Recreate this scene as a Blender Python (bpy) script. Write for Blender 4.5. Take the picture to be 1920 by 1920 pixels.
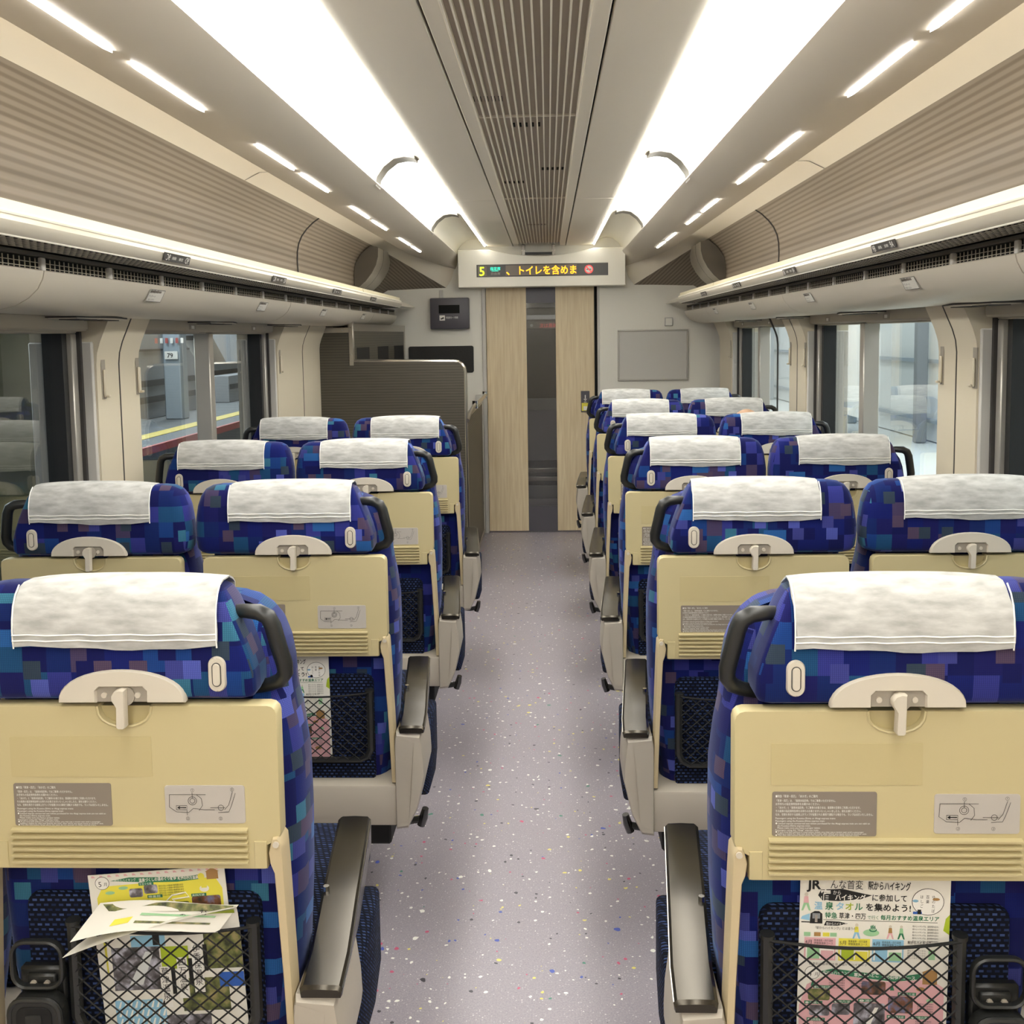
import bpy, bmesh, math, random
from mathutils import Vector, Matrix
random.seed(7)
for o in list(bpy.data.objects): bpy.data.objects.remove(o)
sc = bpy.context.scene
COL = sc.collection

# ---------------------------------------------------------------- camera
def cam_axes(yaw, pitch, roll):
    f = Vector((-math.sin(yaw)*math.cos(pitch), math.cos(yaw)*math.cos(pitch), -math.sin(pitch)))
    r = Vector((math.cos(yaw), math.sin(yaw), 0)); u = r.cross(f)
    return r*math.cos(roll)+u*math.sin(roll), -r*math.sin(roll)+u*math.cos(roll), f
cd = bpy.data.cameras.new('camera'); cam = bpy.data.objects.new('camera', cd); COL.objects.link(cam)
R_, U_, F_ = cam_axes(math.radians(2.067), math.radians(5.089), math.radians(-.86))
cam.matrix_world = Matrix(((R_.x, U_.x, -F_.x, .055), (R_.y, U_.y, -F_.y, 0), (R_.z, U_.z, -F_.z, 1.5), (0, 0, 0, 1)))
cd.sensor_fit = 'HORIZONTAL'; cd.sensor_width = 36; cd.lens = 36.0      # 1920 px focal length
cd.shift_x = 0; cd.shift_y = -(960-800)/1920                            # the photograph is a crop
cd.clip_start = .05; cd.clip_end = 100
sc.camera = cam

# ---------------------------------------------------------------- light and exposure
sc.view_settings.view_transform = 'Standard'; sc.view_settings.look = 'None'
sc.view_settings.exposure = 0.88; sc.view_settings.gamma = 1.0; sc.view_settings.use_curve_mapping = False
sc.cycles.use_denoising = True
sc.cycles.max_bounces = 8; sc.cycles.diffuse_bounces = 5; sc.cycles.glossy_bounces = 4; sc.cycles.transparent_max_bounces = 16
sc.cycles.sample_clamp_indirect = 6; sc.cycles.caustics_reflective = False; sc.cycles.caustics_refractive = False
w = bpy.data.worlds.new('world'); sc.world = w; w.use_nodes = True
w.node_tree.nodes['Background'].inputs[0].default_value = (.62, .68, .75, 1)
w.node_tree.nodes['Background'].inputs[1].default_value = .25
LENS_E = 6.0      # ceiling diffusers
STRIP_E = 9.0     # thin line lights
COVE_E = 6.0    # added strips behind the beams, brighten the bay ceilings
SLOT_E = 13.0     # slot lights in the beams
def area(name, loc, size, size_y, power, rot=(0, 0, 0), color=(1, 1, 1)):
    ld = bpy.data.lights.new(name, 'AREA'); ld.shape = 'RECTANGLE'; ld.size = size; ld.size_y = size_y; ld.energy = power; ld.color = color
    o = bpy.data.objects.new(name, ld); o.location = loc; o.rotation_euler = rot; COL.objects.link(o); return o
area('platform_lamp_near', (3.6, 12, 3.1), 1.6, 24, 420, color=(.93, .97, 1))          # near platform, right of the train
area('platform_lamp_far', (-8.0, 17, 4.2), 3, 24, 1300, color=(.90, .96, 1))           # platform across the tracks

area('vestibule_fill', (0, 8.8, 2.08), .3, .6, 5, color=(1, .95, .88))                  # added fill light to brighten the lobby behind the door

# ---------------------------------------------------------------- helpers
def lin(c):
    return tuple((x/12.92 if x <= .04045 else ((x+.055)/1.055)**2.4) for x in c)
def hexc(h):
    return lin(tuple(int(h[i:i+2], 16)/255 for i in (0, 2, 4)))
MATS = {}
def mat(name, col, rough=.5, metal=0, emis=None, es=0, sheen=0, spec=.5, bump=None, coat=0):
    if name in MATS: return MATS[name]
    m = bpy.data.materials.new(name); m.use_nodes = True; nt = m.node_tree; b = nt.nodes['Principled BSDF']
    c = hexc(col) if isinstance(col, str) else col
    b.inputs['Base Color'].default_value = (*c, 1); b.inputs['Roughness'].default_value = rough; b.inputs['Metallic'].default_value = metal
    b.inputs['Specular IOR Level'].default_value = spec
    b.inputs['Sheen Weight'].default_value = sheen; b.inputs['Coat Weight'].default_value = coat
    if emis: b.inputs['Emission Color'].default_value = (*(hexc(emis) if isinstance(emis, str) else emis), 1); b.inputs['Emission Strength'].default_value = es
    # slight procedural variation so that no surface is perfectly flat in tone
    n = nt.nodes.new('ShaderNodeTexNoise'); n.inputs['Scale'].default_value = bump[0] if bump else 60
    tc = nt.nodes.new('ShaderNodeTexCoord'); nt.links.new(tc.outputs['Object'], n.inputs['Vector'])
    if bump:
        bp = nt.nodes.new('ShaderNodeBump'); bp.inputs['Strength'].default_value = bump[1]; bp.inputs['Distance'].default_value = .002
        nt.links.new(n.outputs['Fac'], bp.inputs['Height']); nt.links.new(bp.outputs[0], b.inputs['Normal'])
    elif metal < .3:
        mr = nt.nodes.new('ShaderNodeMapRange'); mr.inputs['To Min'].default_value = max(0, rough-.04); mr.inputs['To Max'].default_value = min(1, rough+.04)
        nt.links.new(n.outputs['Fac'], mr.inputs['Value']); nt.links.new(mr.outputs[0], b.inputs['Roughness'])
    MATS[name] = m; return m
class NT:
    def __init__(s, name):
        s.m = bpy.data.materials.new(name); s.m.use_nodes = True; s.t = s.m.node_tree; s.b = s.t.nodes['Principled BSDF']; MATS[name] = s.m
    def n(s, typ, **kw):
        nd = s.t.nodes.new('ShaderNode'+typ)
        for k, v in kw.items(): setattr(nd, k, v)
        return nd
    def l(s, a, b): s.t.links.new(a, b)
    def math(s, op, a, b=None):
        nd = s.n('Math', operation=op)
        for i, v in enumerate((a, b)):
            if v is None: continue
            if isinstance(v, (int, float)): nd.inputs[i].default_value = v
            else: s.l(v, nd.inputs[i])
        return nd.outputs[0]
    def mix(s, f, a, b, mode='MIX'):
        nd = s.n('Mix', data_type='RGBA', blend_type=mode)
        for i, v in ((0, f), (6, a), (7, b)):
            if isinstance(v, (int, float)): nd.inputs[i].default_value = v
            elif isinstance(v, tuple): nd.inputs[i].default_value = (*v, 1)
            else: s.l(v, nd.inputs[i])
        return nd.outputs[2]
    def ramp(s, fac, stops, interp='CONSTANT'):
        nd = s.n('ValToRGB'); r = nd.color_ramp; r.interpolation = interp
        while len(r.elements) < len(stops): r.elements.new(.5)
        for e, (p, c) in zip(r.elements, stops): e.position = p; e.color = (*c, 1)
        s.l(fac, nd.inputs[0]); return nd.outputs[0]

def fabric(name, wov=False):
    k = NT(name); b = k.b
    uv = k.n('UVMap'); sp = k.n('SeparateXYZ'); k.l(uv.outputs[0], sp.inputs[0]); oi = k.n('ObjectInfo')
    U, V = sp.outputs[0], sp.outputs[1]
    def cell(su, sv, off, seed):
        row = k.math('FLOOR', k.math('DIVIDE', V, sv))
        cu = k.math('FLOOR', k.math('ADD', k.math('DIVIDE', U, su), k.math('MULTIPLY', row, off)))
        cb = k.n('CombineXYZ'); k.l(cu, cb.inputs[0]); k.l(row, cb.inputs[1]); cb.inputs[2].default_value = seed
        wn = k.n('TexWhiteNoise', noise_dimensions='4D'); k.l(cb.outputs[0], wn.inputs['Vector']); k.l(k.math('MULTIPLY', oi.outputs['Random'], 91), wn.inputs['W']); return wn
    a = cell(.034, .036, .0, 1.3)
    base = k.ramp(a.outputs['Value'], [(0, hexc('0b1150')), (.24, hexc('0d1a66')), (.44, hexc('16175a')), (.56, hexc('0d2462')), (.68, hexc('33388a')), (.76, hexc('174084')), (.84, hexc('4a3f5e')), (.91, hexc('1c4e78'))])
    c2 = cell(.025, .0265, .37, 7.7)
    over = k.ramp(c2.outputs['Value'], [(0, hexc('40458f')), (.04, hexc('34434e')), (.08, hexc('56465c')), (.12, hexc('0c1152')), (.17, hexc('5560b8')), (.195, hexc('3a7690'))])
    pick = k.math('LESS_THAN', c2.outputs['Value'], .22)
    col = k.mix(pick, base, over)
    c3 = cell(.05, .024, .5, 3.1)
    col = k.mix(k.math('LESS_THAN', c3.outputs['Value'], .05), col, hexc('2a62a4'))
    # thread grid
    gu = k.math('LESS_THAN', k.math('FRACT', k.math('DIVIDE', U, .0026)), .42); gv = k.math('LESS_THAN', k.math('FRACT', k.math('DIVIDE', V, .0026)), .3)
    g = k.math('MAXIMUM', gu, gv)
    col = k.mix(k.math('MULTIPLY', g, .38), col, hexc('0b0f40'))
    k.l(col, b.inputs['Base Color']); b.inputs['Roughness'].default_value = .85
    b.inputs['Sheen Weight'].default_value = .25; b.inputs['Sheen Roughness'].default_value = .4; b.inputs['Sheen Tint'].default_value = (.55, .65, 1, 1)
    b.inputs['Specular IOR Level'].default_value = .2
    bp = k.n('Bump'); bp.inputs['Strength'].default_value = .3; bp.inputs['Distance'].default_value = .001; k.l(g, bp.inputs['Height']); k.l(bp.outputs[0], b.inputs['Normal'])
    return k.m
def woven(name):
    k = NT(name); b = k.b
    tc = k.n('TexCoord'); sp = k.n('SeparateXYZ'); k.l(tc.outputs['Object'], sp.inputs[0])
    V = k.math('DIVIDE', k.math('ADD', sp.outputs[2], k.math('MULTIPLY', sp.outputs[1], .9)), .0075); row = k.math('FLOOR', V)
    U = k.math('ADD', k.math('DIVIDE', k.math('ADD', sp.outputs[0], sp.outputs[1]), .011), k.math('MULTIPLY', row, .5))
    dash = k.math('MULTIPLY', k.math('LESS_THAN', k.math('FRACT', U), .6), k.math('LESS_THAN', k.math('FRACT', V), .45))
    cb = k.n('CombineXYZ'); k.l(k.math('FLOOR', U), cb.inputs[0]); k.l(row, cb.inputs[1])
    wn = k.n('TexWhiteNoise'); k.l(cb.outputs[0], wn.inputs['Vector'])
    dc = k.ramp(wn.outputs['Value'], [(0, hexc('26345a')), (.4, hexc('384a78')), (.8, hexc('182446'))])
    k.l(k.mix(dash, hexc('070b1a'), dc), b.inputs['Base Color']); b.inputs['Roughness'].default_value = .8; b.inputs['Specular IOR Level'].default_value = .2
    bp = k.n('Bump'); bp.inputs['Strength'].default_value = .5; bp.inputs['Distance'].default_value = .002; k.l(dash, bp.inputs['Height']); k.l(bp.outputs[0], b.inputs['Normal'])
    return k.m
def cover_mat():
    k = NT('nonwoven'); b = k.b; tc = k.n('TexCoord'); mp = k.n('Mapping'); mp.inputs['Scale'].default_value = (18, 30, 60); k.l(tc.outputs['Object'], mp.inputs[0])
    n = k.n('TexNoise'); n.inputs['Scale'].default_value = 1.6; n.inputs['Detail'].default_value = 8; k.l(mp.outputs[0], n.inputs['Vector'])
    k.l(k.ramp(n.outputs['Fac'], [(.3, hexc('a9a9a6')), (.7, hexc('d0d0cd'))], 'LINEAR'), b.inputs['Base Color'])
    b.inputs['Roughness'].default_value = .9; b.inputs['Specular IOR Level'].default_value = .15
    bp = k.n('Bump'); bp.inputs['Strength'].default_value = .25; bp.inputs['Distance'].default_value = .002; k.l(n.outputs['Fac'], bp.inputs['Height']); k.l(bp.outputs[0], b.inputs['Normal'])
    return k.m
def floor_mat():
    k = NT('floor_sheet'); b = k.b; tc = k.n('TexCoord')
    n0 = k.n('TexNoise'); n0.inputs['Scale'].default_value = 260; n0.inputs['Detail'].default_value = 2; k.l(tc.outputs['Object'], n0.inputs['Vector'])
    col = k.ramp(n0.outputs['Fac'], [(.35, hexc('958f98')), (.65, hexc('a69fa6'))], 'LINEAR')
    def chips(scale, thr, dens, stops, col, seed):
        mp = k.n('Mapping'); mp.inputs['Location'].default_value = (seed, seed*1.7, 0); k.l(tc.outputs['Object'], mp.inputs[0])
        ns = k.n('TexNoise'); ns.inputs['Scale'].default_value = scale*1.3; k.l(mp.outputs[0], ns.inputs['Vector'])
        ad = k.n('VectorMath', operation='SCALE'); k.l(ns.outputs['Color'], ad.inputs[0]); ad.inputs['Scale'].default_value = .55/scale
        a2 = k.n('VectorMath', operation='ADD'); k.l(mp.outputs[0], a2.inputs[0]); k.l(ad.outputs[0], a2.inputs[1])
        v = k.n('TexVoronoi', voronoi_dimensions='2D'); v.inputs['Scale'].default_value = scale; k.l(a2.outputs[0], v.inputs['Vector'])
        s = k.n('SeparateXYZ'); k.l(v.outputs['Color'], s.inputs[0])
        size = k.math('MULTIPLY', s.outputs[1], thr)
        hit = k.math('MULTIPLY', k.math('LESS_THAN', v.outputs['Distance'], size), k.math('LESS_THAN', s.outputs[0], dens))
        return k.mix(hit, col, k.ramp(s.outputs[2], stops))
    W, Y, Rr, B, G, K = hexc('f2f2ea'), hexc('e2d873'), hexc('c75a78'), hexc('4f5fb4'), hexc('4a8a74'), hexc('4c4a50')
    col = chips(150, .25, .32, [(0, hexc('c2bdc1')), (.6, hexc('d6d3d3')), (.85, hexc('8b8790'))], col, .3)
    col = chips(55, .27, .17, [(0, W), (.55, K), (.68, Y), (.80, Rr), (.88, B), (.95, W)], col, 4.1)
    col = chips(24, .17, .20, [(0, W), (.28, Y), (.52, K), (.64, Rr), (.76, B), (.88, G), (.94, W)], col, 9.2)
    k.l(col, b.inputs['Base Color']); b.inputs['Roughness'].default_value = .36; b.inputs['Specular IOR Level'].default_value = .45
    nb = k.n('TexNoise'); nb.inputs['Scale'].default_value = 500; k.l(tc.outputs['Object'], nb.inputs['Vector'])
    bp = k.n('Bump'); bp.inputs['Strength'].default_value = .12; bp.inputs['Distance'].default_value = .001; k.l(nb.outputs['Fac'], bp.inputs['Height']); k.l(bp.outputs[0], b.inputs['Normal'])
    return k.m
def wood_mat():
    k = NT('door_wood'); b = k.b; tc = k.n('TexCoord'); mp = k.n('Mapping'); mp.inputs['Scale'].default_value = (34, 34, 1.6); k.l(tc.outputs['Object'], mp.inputs[0])
    n = k.n('TexNoise'); n.inputs['Scale'].default_value = 2.2; n.inputs['Detail'].default_value = 6; n.inputs['Distortion'].default_value = .5; k.l(mp.outputs[0], n.inputs['Vector'])
    k.l(k.ramp(n.outputs['Fac'], [(.3, hexc('d6c09a')), (.7, hexc('e9d8b6'))], 'LINEAR'), b.inputs['Base Color']); b.inputs['Roughness'].default_value = .45
    return k.m
def stripe_mat(name, c1, c2, axis, period, noise=.0, rough=.5):
    k = NT(name); b = k.b; tc = k.n('TexCoord'); sp = k.n('SeparateXYZ'); k.l(tc.outputs['Object'], sp.inputs[0])
    v = sp.outputs[axis] if axis < 3 else k.math('ADD', sp.outputs[2], k.math('MULTIPLY', k.math('ABSOLUTE', sp.outputs[0]), -1.0))
    f = k.math('FRACT', k.math('DIVIDE', v, period)); tri = k.math('ABSOLUTE', k.math('SUBTRACT', f, .5))
    mp = k.n('Mapping'); mp.inputs['Scale'].default_value = (3, .6 if axis != 0 else 3, 160); k.l(tc.outputs['Object'], mp.inputs[0])
    n = k.n('TexNoise'); n.inputs['Scale'].default_value = 2; n.inputs['Detail'].default_value = 4; k.l(mp.outputs[0], n.inputs['Vector'])
    fac = k.math('ADD', tri, k.math('MULTIPLY', k.math('SUBTRACT', n.outputs['Fac'], .5), noise))
    k.l(k.ramp(fac, [(.12, hexc(c1)), (.32, hexc(c2))], 'LINEAR'), b.inputs['Base Color']); b.inputs['Roughness'].default_value = rough
    return k.m
def photo_mat(name, stops, scale=40):
    k = NT(name); tc = k.n('TexCoord'); n = k.n('TexNoise'); n.inputs['Scale'].default_value = scale; n.inputs['Detail'].default_value = 6; k.l(tc.outputs['Object'], n.inputs['Vector'])
    k.l(k.ramp(n.outputs['Fac'], stops, 'LINEAR'), k.b.inputs['Base Color']); k.b.inputs['Roughness'].default_value = .4; return k.m
def glass_mat(name, tint, refl=1.0):
    m = bpy.data.materials.new(name); m.use_nodes = True; t = m.node_tree; t.nodes.clear(); MATS[name] = m
    o = t.nodes.new('ShaderNodeOutputMaterial'); mx = t.nodes.new('ShaderNodeMixShader'); tr = t.nodes.new('ShaderNodeBsdfTransparent'); gl = t.nodes.new('ShaderNodeBsdfGlossy')
    fr = t.nodes.new('ShaderNodeLayerWeight'); fr.inputs[0].default_value = .5; pw = t.nodes.new('ShaderNodeMath'); pw.operation = 'POWER'; pw.inputs[1].default_value = 4.0
    mu = t.nodes.new('ShaderNodeMath'); mu.operation = 'MULTIPLY_ADD'; mu.inputs[1].default_value = .85*refl; mu.inputs[2].default_value = .045
    tr.inputs[0].default_value = (*tint, 1); gl.inputs['Roughness'].default_value = .01; gl.inputs['Color'].default_value = (1, 1, 1, 1)
    L = t.links.new; L(fr.outputs['Facing'], pw.inputs[0]); L(pw.outputs[0], mu.inputs[0]); L(mu.outputs[0], mx.inputs[0]); L(tr.outputs[0], mx.inputs[1]); L(gl.outputs[0], mx.inputs[2]); L(mx.outputs[0], o.inputs[0]); return m
M = {
 'fabric': fabric('seat_fabric'), 'woven': woven('woven_navy'), 'cover': cover_mat(), 'floor': floor_mat(), 'wood': wood_mat(),
 'seam': mat('seam_white', 'f6f5ef', .8), 'tray': mat('tray_cream', 'c3b68c', .42), 'tray2': mat('tray_ghost_recess_shade', 'bfb185', .45), 'arm': mat('tray_arm_cream', 'c6b592', .4),
 'plast': mat('light_plastic', 'cfc7b8', .42), 'plast2': mat('plastic_recess', 'a59d90', .5), 'black': mat('black_plastic', '202120', .38, spec=.6), 'gloss': mat('pedal_black', '1a1a1a', .15, spec=.8, coat=.5), 'blackm': mat('black_matt', '0c0c0d', .7),
 'capm': mat('armrest_dark', '4a463f', .24, metal=.85), 'base': mat('base_beige', 'b2aa9d', .45), 'chrome': mat('chrome', 'd8d5cf', .15, metal=1), 'steel': mat('steel', 'b9b4aa', .28, metal=1),
 'info': mat('info_brown', '857b70', .5), 'diag': mat('diagram_grey', 'b9b3ac', .4), 'ink': mat('ink_dark', '3f3c3a', .6), 'white': mat('print_white', 'eeece6', .5), 'inkb': mat('ink_black', '141414', .6),
 'ceil': mat('ceiling_beige', 'efe8da', .45), 'beam': mat('beam_taupe', 'ddd4c5', .42), 'fin': mat('ceiling_fin', 'fbf6e8', .4), 'ribd': mat('ceiling_rib_dark', 'b0a597', .6),
 'refl': mat('bay_ceiling', 'efe6d4', .3), 'rib': stripe_mat('rack_stripe', '766a5b', '918576', 3, .030), 'lens': mat('diffuser', 'ffffff', .5, emis=(1, .985, .93), es=LENS_E),
 'dome': mat('dome_white', 'e8e2cf', .35), 'line': mat('line_light', 'ffffff', .5, emis=(1, .98, .92), es=STRIP_E), 'slot': mat('slot_light', 'ffffff', .5, emis=(1, .98, .94), es=SLOT_E),
 'divid': mat('divider_grey', '6f6a60', .5), 'cove': mat('added_cove_light', 'ffffff', .5, emis=(1, .97, .88), es=COVE_E), 'lip': mat('rack_lip', 'd6cfc0', .3, metal=.25), 'glow': mat('rack_rail_cream', 'e6dcbc', .3), 'mesh': mat('rack_mesh_dark', '4a453e', .6), 'dark': mat('dark_void', '070707', .9),
 'bulge': mat('duct_beige', 'd2cabb', .38), 'wall': mat('wall_ivory', 'd8ceb8', .42), 'wallg': mat('wall_reveal_grey', 'cbc8c2', .45), 'endw': mat('end_wall_ivory', 'eae7dd', .45),
 'gask': mat('gasket_black', '17181a', .5), 'alu': mat('window_alu', 'bcb8b0', .35, metal=.5), 'valance': mat('valance_beige', 'b8b0a0', .5),
 'lamin': stripe_mat('dark_laminate', '3c382f', '4d483d', 2, .016, .8, .42), 'sign': mat('sign_cream', 'fbf7ea', .4), 'led': mat('led_glass', '3a3733', .3),
 'orange': mat('led_orange', 'f0a020', .5, emis='ffa51e', es=1.3), 'lime': mat('led_lime', 'c8e030', .5, emis='c4e22c', es=1.1), 'teal': mat('led_teal', '20c8a8', .5, emis='24d8b4', es=1.0),
 'red': mat('sign_red', 'd05050', .5, emis='d84a4a', es=.5), 'boxd2': mat('end_face_dark', '5c554b', .5), 'silver': mat('silver_skin', 'd5cfc2', .3, metal=.55), 'boxd': mat('box_grey', '56535a', .4), 'mat': mat('rubber_mat', '1d1b19', .6, bump=(90, .6)),
 'glass': glass_mat('window_glass', (.92, .95, .94), 1.0), 'dglass': glass_mat('door_glass', (.60, .60, .60), 1.0), 'skin': mat('skin', 'c09a7c', .5), 'hair': mat('hair_grey', '4a4038', .7), 'cloth': mat('jacket_grey', '50535c', .8),
 'conc': photo_mat('pillar_olive', [(.3, hexc('73735a')), (.7, hexc('858568'))], 6), 'pgrey': mat('platform_grey', '8a8d90', .7), 'pfloor': mat('platform_asphalt', '5e6366', .7), 'pdark': mat('platform_dark', '3a3d40', .7), 'pwhite': mat('platform_white', 'd8dcdc', .5),
 'pyel': mat('tactile_yellow', 'cbb85a', .6), 'pred': mat('edge_red', 'b45a55', .6), 'pblue': mat('column_blue_grey', '9aa6b0', .5), 'track': photo_mat('track_gravel', [(.3, hexc('201f1e')), (.7, hexc('4a4642'))], 9),
 'yel': mat('print_yellow', 'e6dc4e', .5), 'pink': mat('print_pink', 'e0aeb4', .5), 'grn': mat('print_green', '2f7a56', .5), 'lgrn': mat('print_light_green', '9ac89a', .5), 'lblu': mat('print_light_blue', '8fc0dc', .5),
 'blu': mat('print_blue', '2f5fb8', .5), 'lime2': mat('print_lime', 'a9bd2c', .5), 'paper': mat('paper', 'e6e3da', .55), 'brn': mat('print_brown', 'a8804c', .5),
 'ph1': photo_mat('photo_rocks', [(.35, hexc('3a3636')), (.5, hexc('6e6a70')), (.65, hexc('c8c8d8'))], 60), 'ph2': photo_mat('photo_trees', [(.35, hexc('2e3322')), (.52, hexc('6f7440')), (.68, hexc('a89a6a'))], 70), 'ph3': photo_mat('photo_town', [(.35, hexc('33302c')), (.5, hexc('7a5038')), (.68, hexc('7088b8'))], 60),
}

class MB:
    """collects shapes into one mesh"""
    def __init__(s): s.v = []; s.f = []; s.mi = []; s.uv = []; s.mats = []; s.sm = []
    def m(s, name):
        if name not in s.mats: s.mats.append(name)
        return s.mats.index(name)
    def add(s, vs, fs, mt, uvs=None, smooth=True):
        b = len(s.v); s.v += [tuple(v) for v in vs]; k = s.m(mt)
        for i, f in enumerate(fs):
            s.f.append([b+j for j in f]); s.mi.append(k); s.uv.append(uvs[i] if uvs else None); s.sm.append(smooth)
        return s
    def box(s, x0, x1, y0, y1, z0, z1, mt, b=0, seg=1):
        x0, x1 = min(x0, x1), max(x0, x1); y0, y1 = min(y0, y1), max(y0, y1); z0, z1 = min(z0, z1), max(z0, z1)
        if b <= 0:
            v = [(x, y, z) for x in (x0, x1) for y in (y0, y1) for z in (z0, z1)]
            return s.add(v, [(0, 1, 3, 2), (4, 6, 7, 5), (0, 4, 5, 1), (2, 3, 7, 6), (0, 2, 6, 4), (1, 5, 7, 3)], mt)
        bm = bmesh.new(); bmesh.ops.create_cube(bm, size=1)
        for q in bm.verts: q.co = Vector(((x0+x1)/2+q.co.x*(x1-x0), (y0+y1)/2+q.co.y*(y1-y0), (z0+z1)/2+q.co.z*(z1-z0)))
        b = min(b, .45*min(x1-x0, y1-y0, z1-z0))
        bmesh.ops.bevel(bm, geom=list(bm.edges), offset=b, segments=seg, profile=.5, affect='EDGES')
        return s.bm(bm, mt)
    def bm(s, bm, mt):
        bm.verts.index_update(); s.add([q.co[:] for q in bm.verts], [[q.index for q in f.verts] for f in bm.faces], mt); bm.free(); return s
    def tube(s, pts, r, mt, n=8, closed=False, sy=1.0):
        pts = [Vector(p) for p in pts]; N = len(pts); vs = []; up0 = None
        for i, p in enumerate(pts):
            if closed: t = (pts[(i+1) % N]-pts[i-1]).normalized()
            else: t = (pts[min(i+1, N-1)]-pts[max(i-1, 0)]).normalized()
            a = (up0 if up0 is not None else (Vector((0, 1, 0)) if abs(t.y) < .9 else Vector((1, 0, 0))))
            a = (a-t*a.dot(t)); a = a.normalized() if a.length > 1e-6 else t.orthogonal().normalized(); up0 = a; c = t.cross(a)
            rr = r[i] if isinstance(r, (list, tuple)) else r
            for k in range(n):
                th = 2*math.pi*k/n; vs.append(p+a*(math.cos(th)*rr*sy)+c*(math.sin(th)*rr))
        fs = []
        for i in range(N if closed else N-1):
            j = (i+1) % N
            for k in range(n): fs.append((i*n+k, i*n+(k+1) % n, j*n+(k+1) % n, j*n+k))
        if not closed: fs += [tuple(range(n))[::-1], tuple((N-1)*n+k for k in range(n))]
        return s.add(vs, fs, mt)
    def loft(s, rings, mt, caps=True, u0=0):
        n = len(rings[0]); vs = [p for r in rings for p in r]; fs = []; uvs = []
        us = []
        for r in rings:
            u = [0]
            for i in range(n): u.append(u[-1]+(Vector(r[(i+1) % n])-Vector(r[i])).length)
            us.append(u)
        V = [0]
        for a, b in zip(rings, rings[1:]):
            V.append(V[-1]+sum((Vector(p)-Vector(q)).length for p, q in zip(a, b))/n)
        for i in range(len(rings)-1):
            for k in range(n):
                k2 = (k+1) % n; fs.append((i*n+k, i*n+k2, (i+1)*n+k2, (i+1)*n+k))
                uvs.append([(us[i][k]+u0, V[i]), (us[i][k+1]+u0, V[i]), (us[i+1][k+1]+u0, V[i+1]), (us[i+1][k]+u0, V[i+1])])
        if caps:
            for base, rev in ((0, True), ((len(rings)-1)*n, False)):
                f = [base+k for k in range(n)]; f = f[::-1] if rev else f; fs.append(tuple(f)); uvs.append([(vs[j][0], vs[j][1]) for j in f])
        return s.add(vs, fs, mt, uvs)
    def plate(s, poly, y0, y1, b, mt):
        """outline poly in (x,z), rear face y1, front face y0 with a bevel b towards -y"""
        n = len(poly); A = sum(poly[i][0]*poly[(i+1) % n][1]-poly[(i+1) % n][0]*poly[i][1] for i in range(n))
        if A < 0: poly = poly[::-1]
        ins = []
        for i in range(n):
            p, q, r = Vector(poly[i-1]), Vector(poly[i]), Vector(poly[(i+1) % n])
            e1 = (q-p); e2 = (r-q); n1 = Vector((-e1.y, e1.x)).normalized() if e1.length > 0 else Vector((0, 0)); n2 = Vector((-e2.y, e2.x)).normalized() if e2.length > 0 else n1
            m_ = (n1+n2); m_ = m_/max(m_.length_squared, .5)*2*.5*1.0 if m_.length > 0 else n1
            ins.append(q+m_*b)
        vs = [(p.x, y0, p.y) for p in ins]+[(p[0], y0+b, p[1]) for p in poly]+[(p[0], y1, p[1]) for p in poly]
        fs = [tuple(range(n))]
        for a in (0, 1):
            for i in range(n): j = (i+1) % n; fs.append((a*n+j, a*n+i, (a+1)*n+i, (a+1)*n+j))
        fs.append(tuple(2*n+i for i in range(n))[::-1])
        return s.add(vs, fs, mt)
    def extr_y(s, prof, y0, y1, mt, closed=True, caps=True):
        n = len(prof); vs = [(x, y0, z) for x, z in prof]+[(x, y1, z) for x, z in prof]
        fs = [(i, (i+1) % n, n+(i+1) % n, n+i) for i in range(n if closed else n-1)]
        if caps and closed: fs += [tuple(range(n))[::-1], tuple(range(n, 2*n))]
        return s.add(vs, fs, mt)
    def cyl(s, p0, p1, r, mt, n=16): return s.tube([p0, p1], r, mt, n)
    def text(s, body, loc, size, mt, right=(1, 0, 0), up=(0, 0, 1), width=None, align='L', bold=0):
        vs, fs = text_geo(body, bold); w_ = max(v[0] for v in vs)
        sx = size if width is None else width/w_
        R, U = Vector(right), Vector(up); L = Vector(loc)
        if align == 'C': L = L-R*(w_*sx/2)
        return s.add([L+R*(x*sx)+U*(y*size) for x, y in vs], fs, mt, smooth=False)
    def xf(s, fn): s.v = [tuple(fn(Vector(v))) for v in s.v]; return s
    def mesh(s, name, angle=38):
        me = bpy.data.meshes.new(name); me.from_pydata(s.v, [], s.f)
        for q in s.mats: me.materials.append(M[q])
        me.polygons.foreach_set('material_index', s.mi); me.polygons.foreach_set('use_smooth', s.sm)
        me.update(); uvl = me.uv_layers.new(name='UVMap'); fi = s.mats.index('fabric') if 'fabric' in s.mats else -1
        for p, f, u in zip(me.polygons, s.f, s.uv):
            for k, li in enumerate(p.loop_indices):
                if p.material_index == fi:
                    c = s.v[f[k]]; nn = p.normal
                    uvl.data[li].uv = (.31+c[1], c[2]) if abs(nn.x) > .72 else ((c[0]+.003, 1.16+c[1]) if nn.z > .75 else (c[0]+.003, c[2]))
                elif u: uvl.data[li].uv = u[k]
                else:
                    c = s.v[f[k]]; uvl.data[li].uv = (c[0]+c[1], c[2])
        me.update()
        bm = bmesh.new(); bm.from_mesh(me); bmesh.ops.recalc_face_normals(bm, faces=bm.faces); bm.to_mesh(me); bm.free()
        me.set_sharp_from_angle(angle=math.radians(angle)); return me
    def build(s, name, parent=None, loc=None, angle=38):
        o = bpy.data.objects.new(name, s.mesh(name, angle)); COL.objects.link(o)
        if parent is not None: o.parent = parent
        if loc is not None: o.location = loc
        return o
TG = {}
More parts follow.
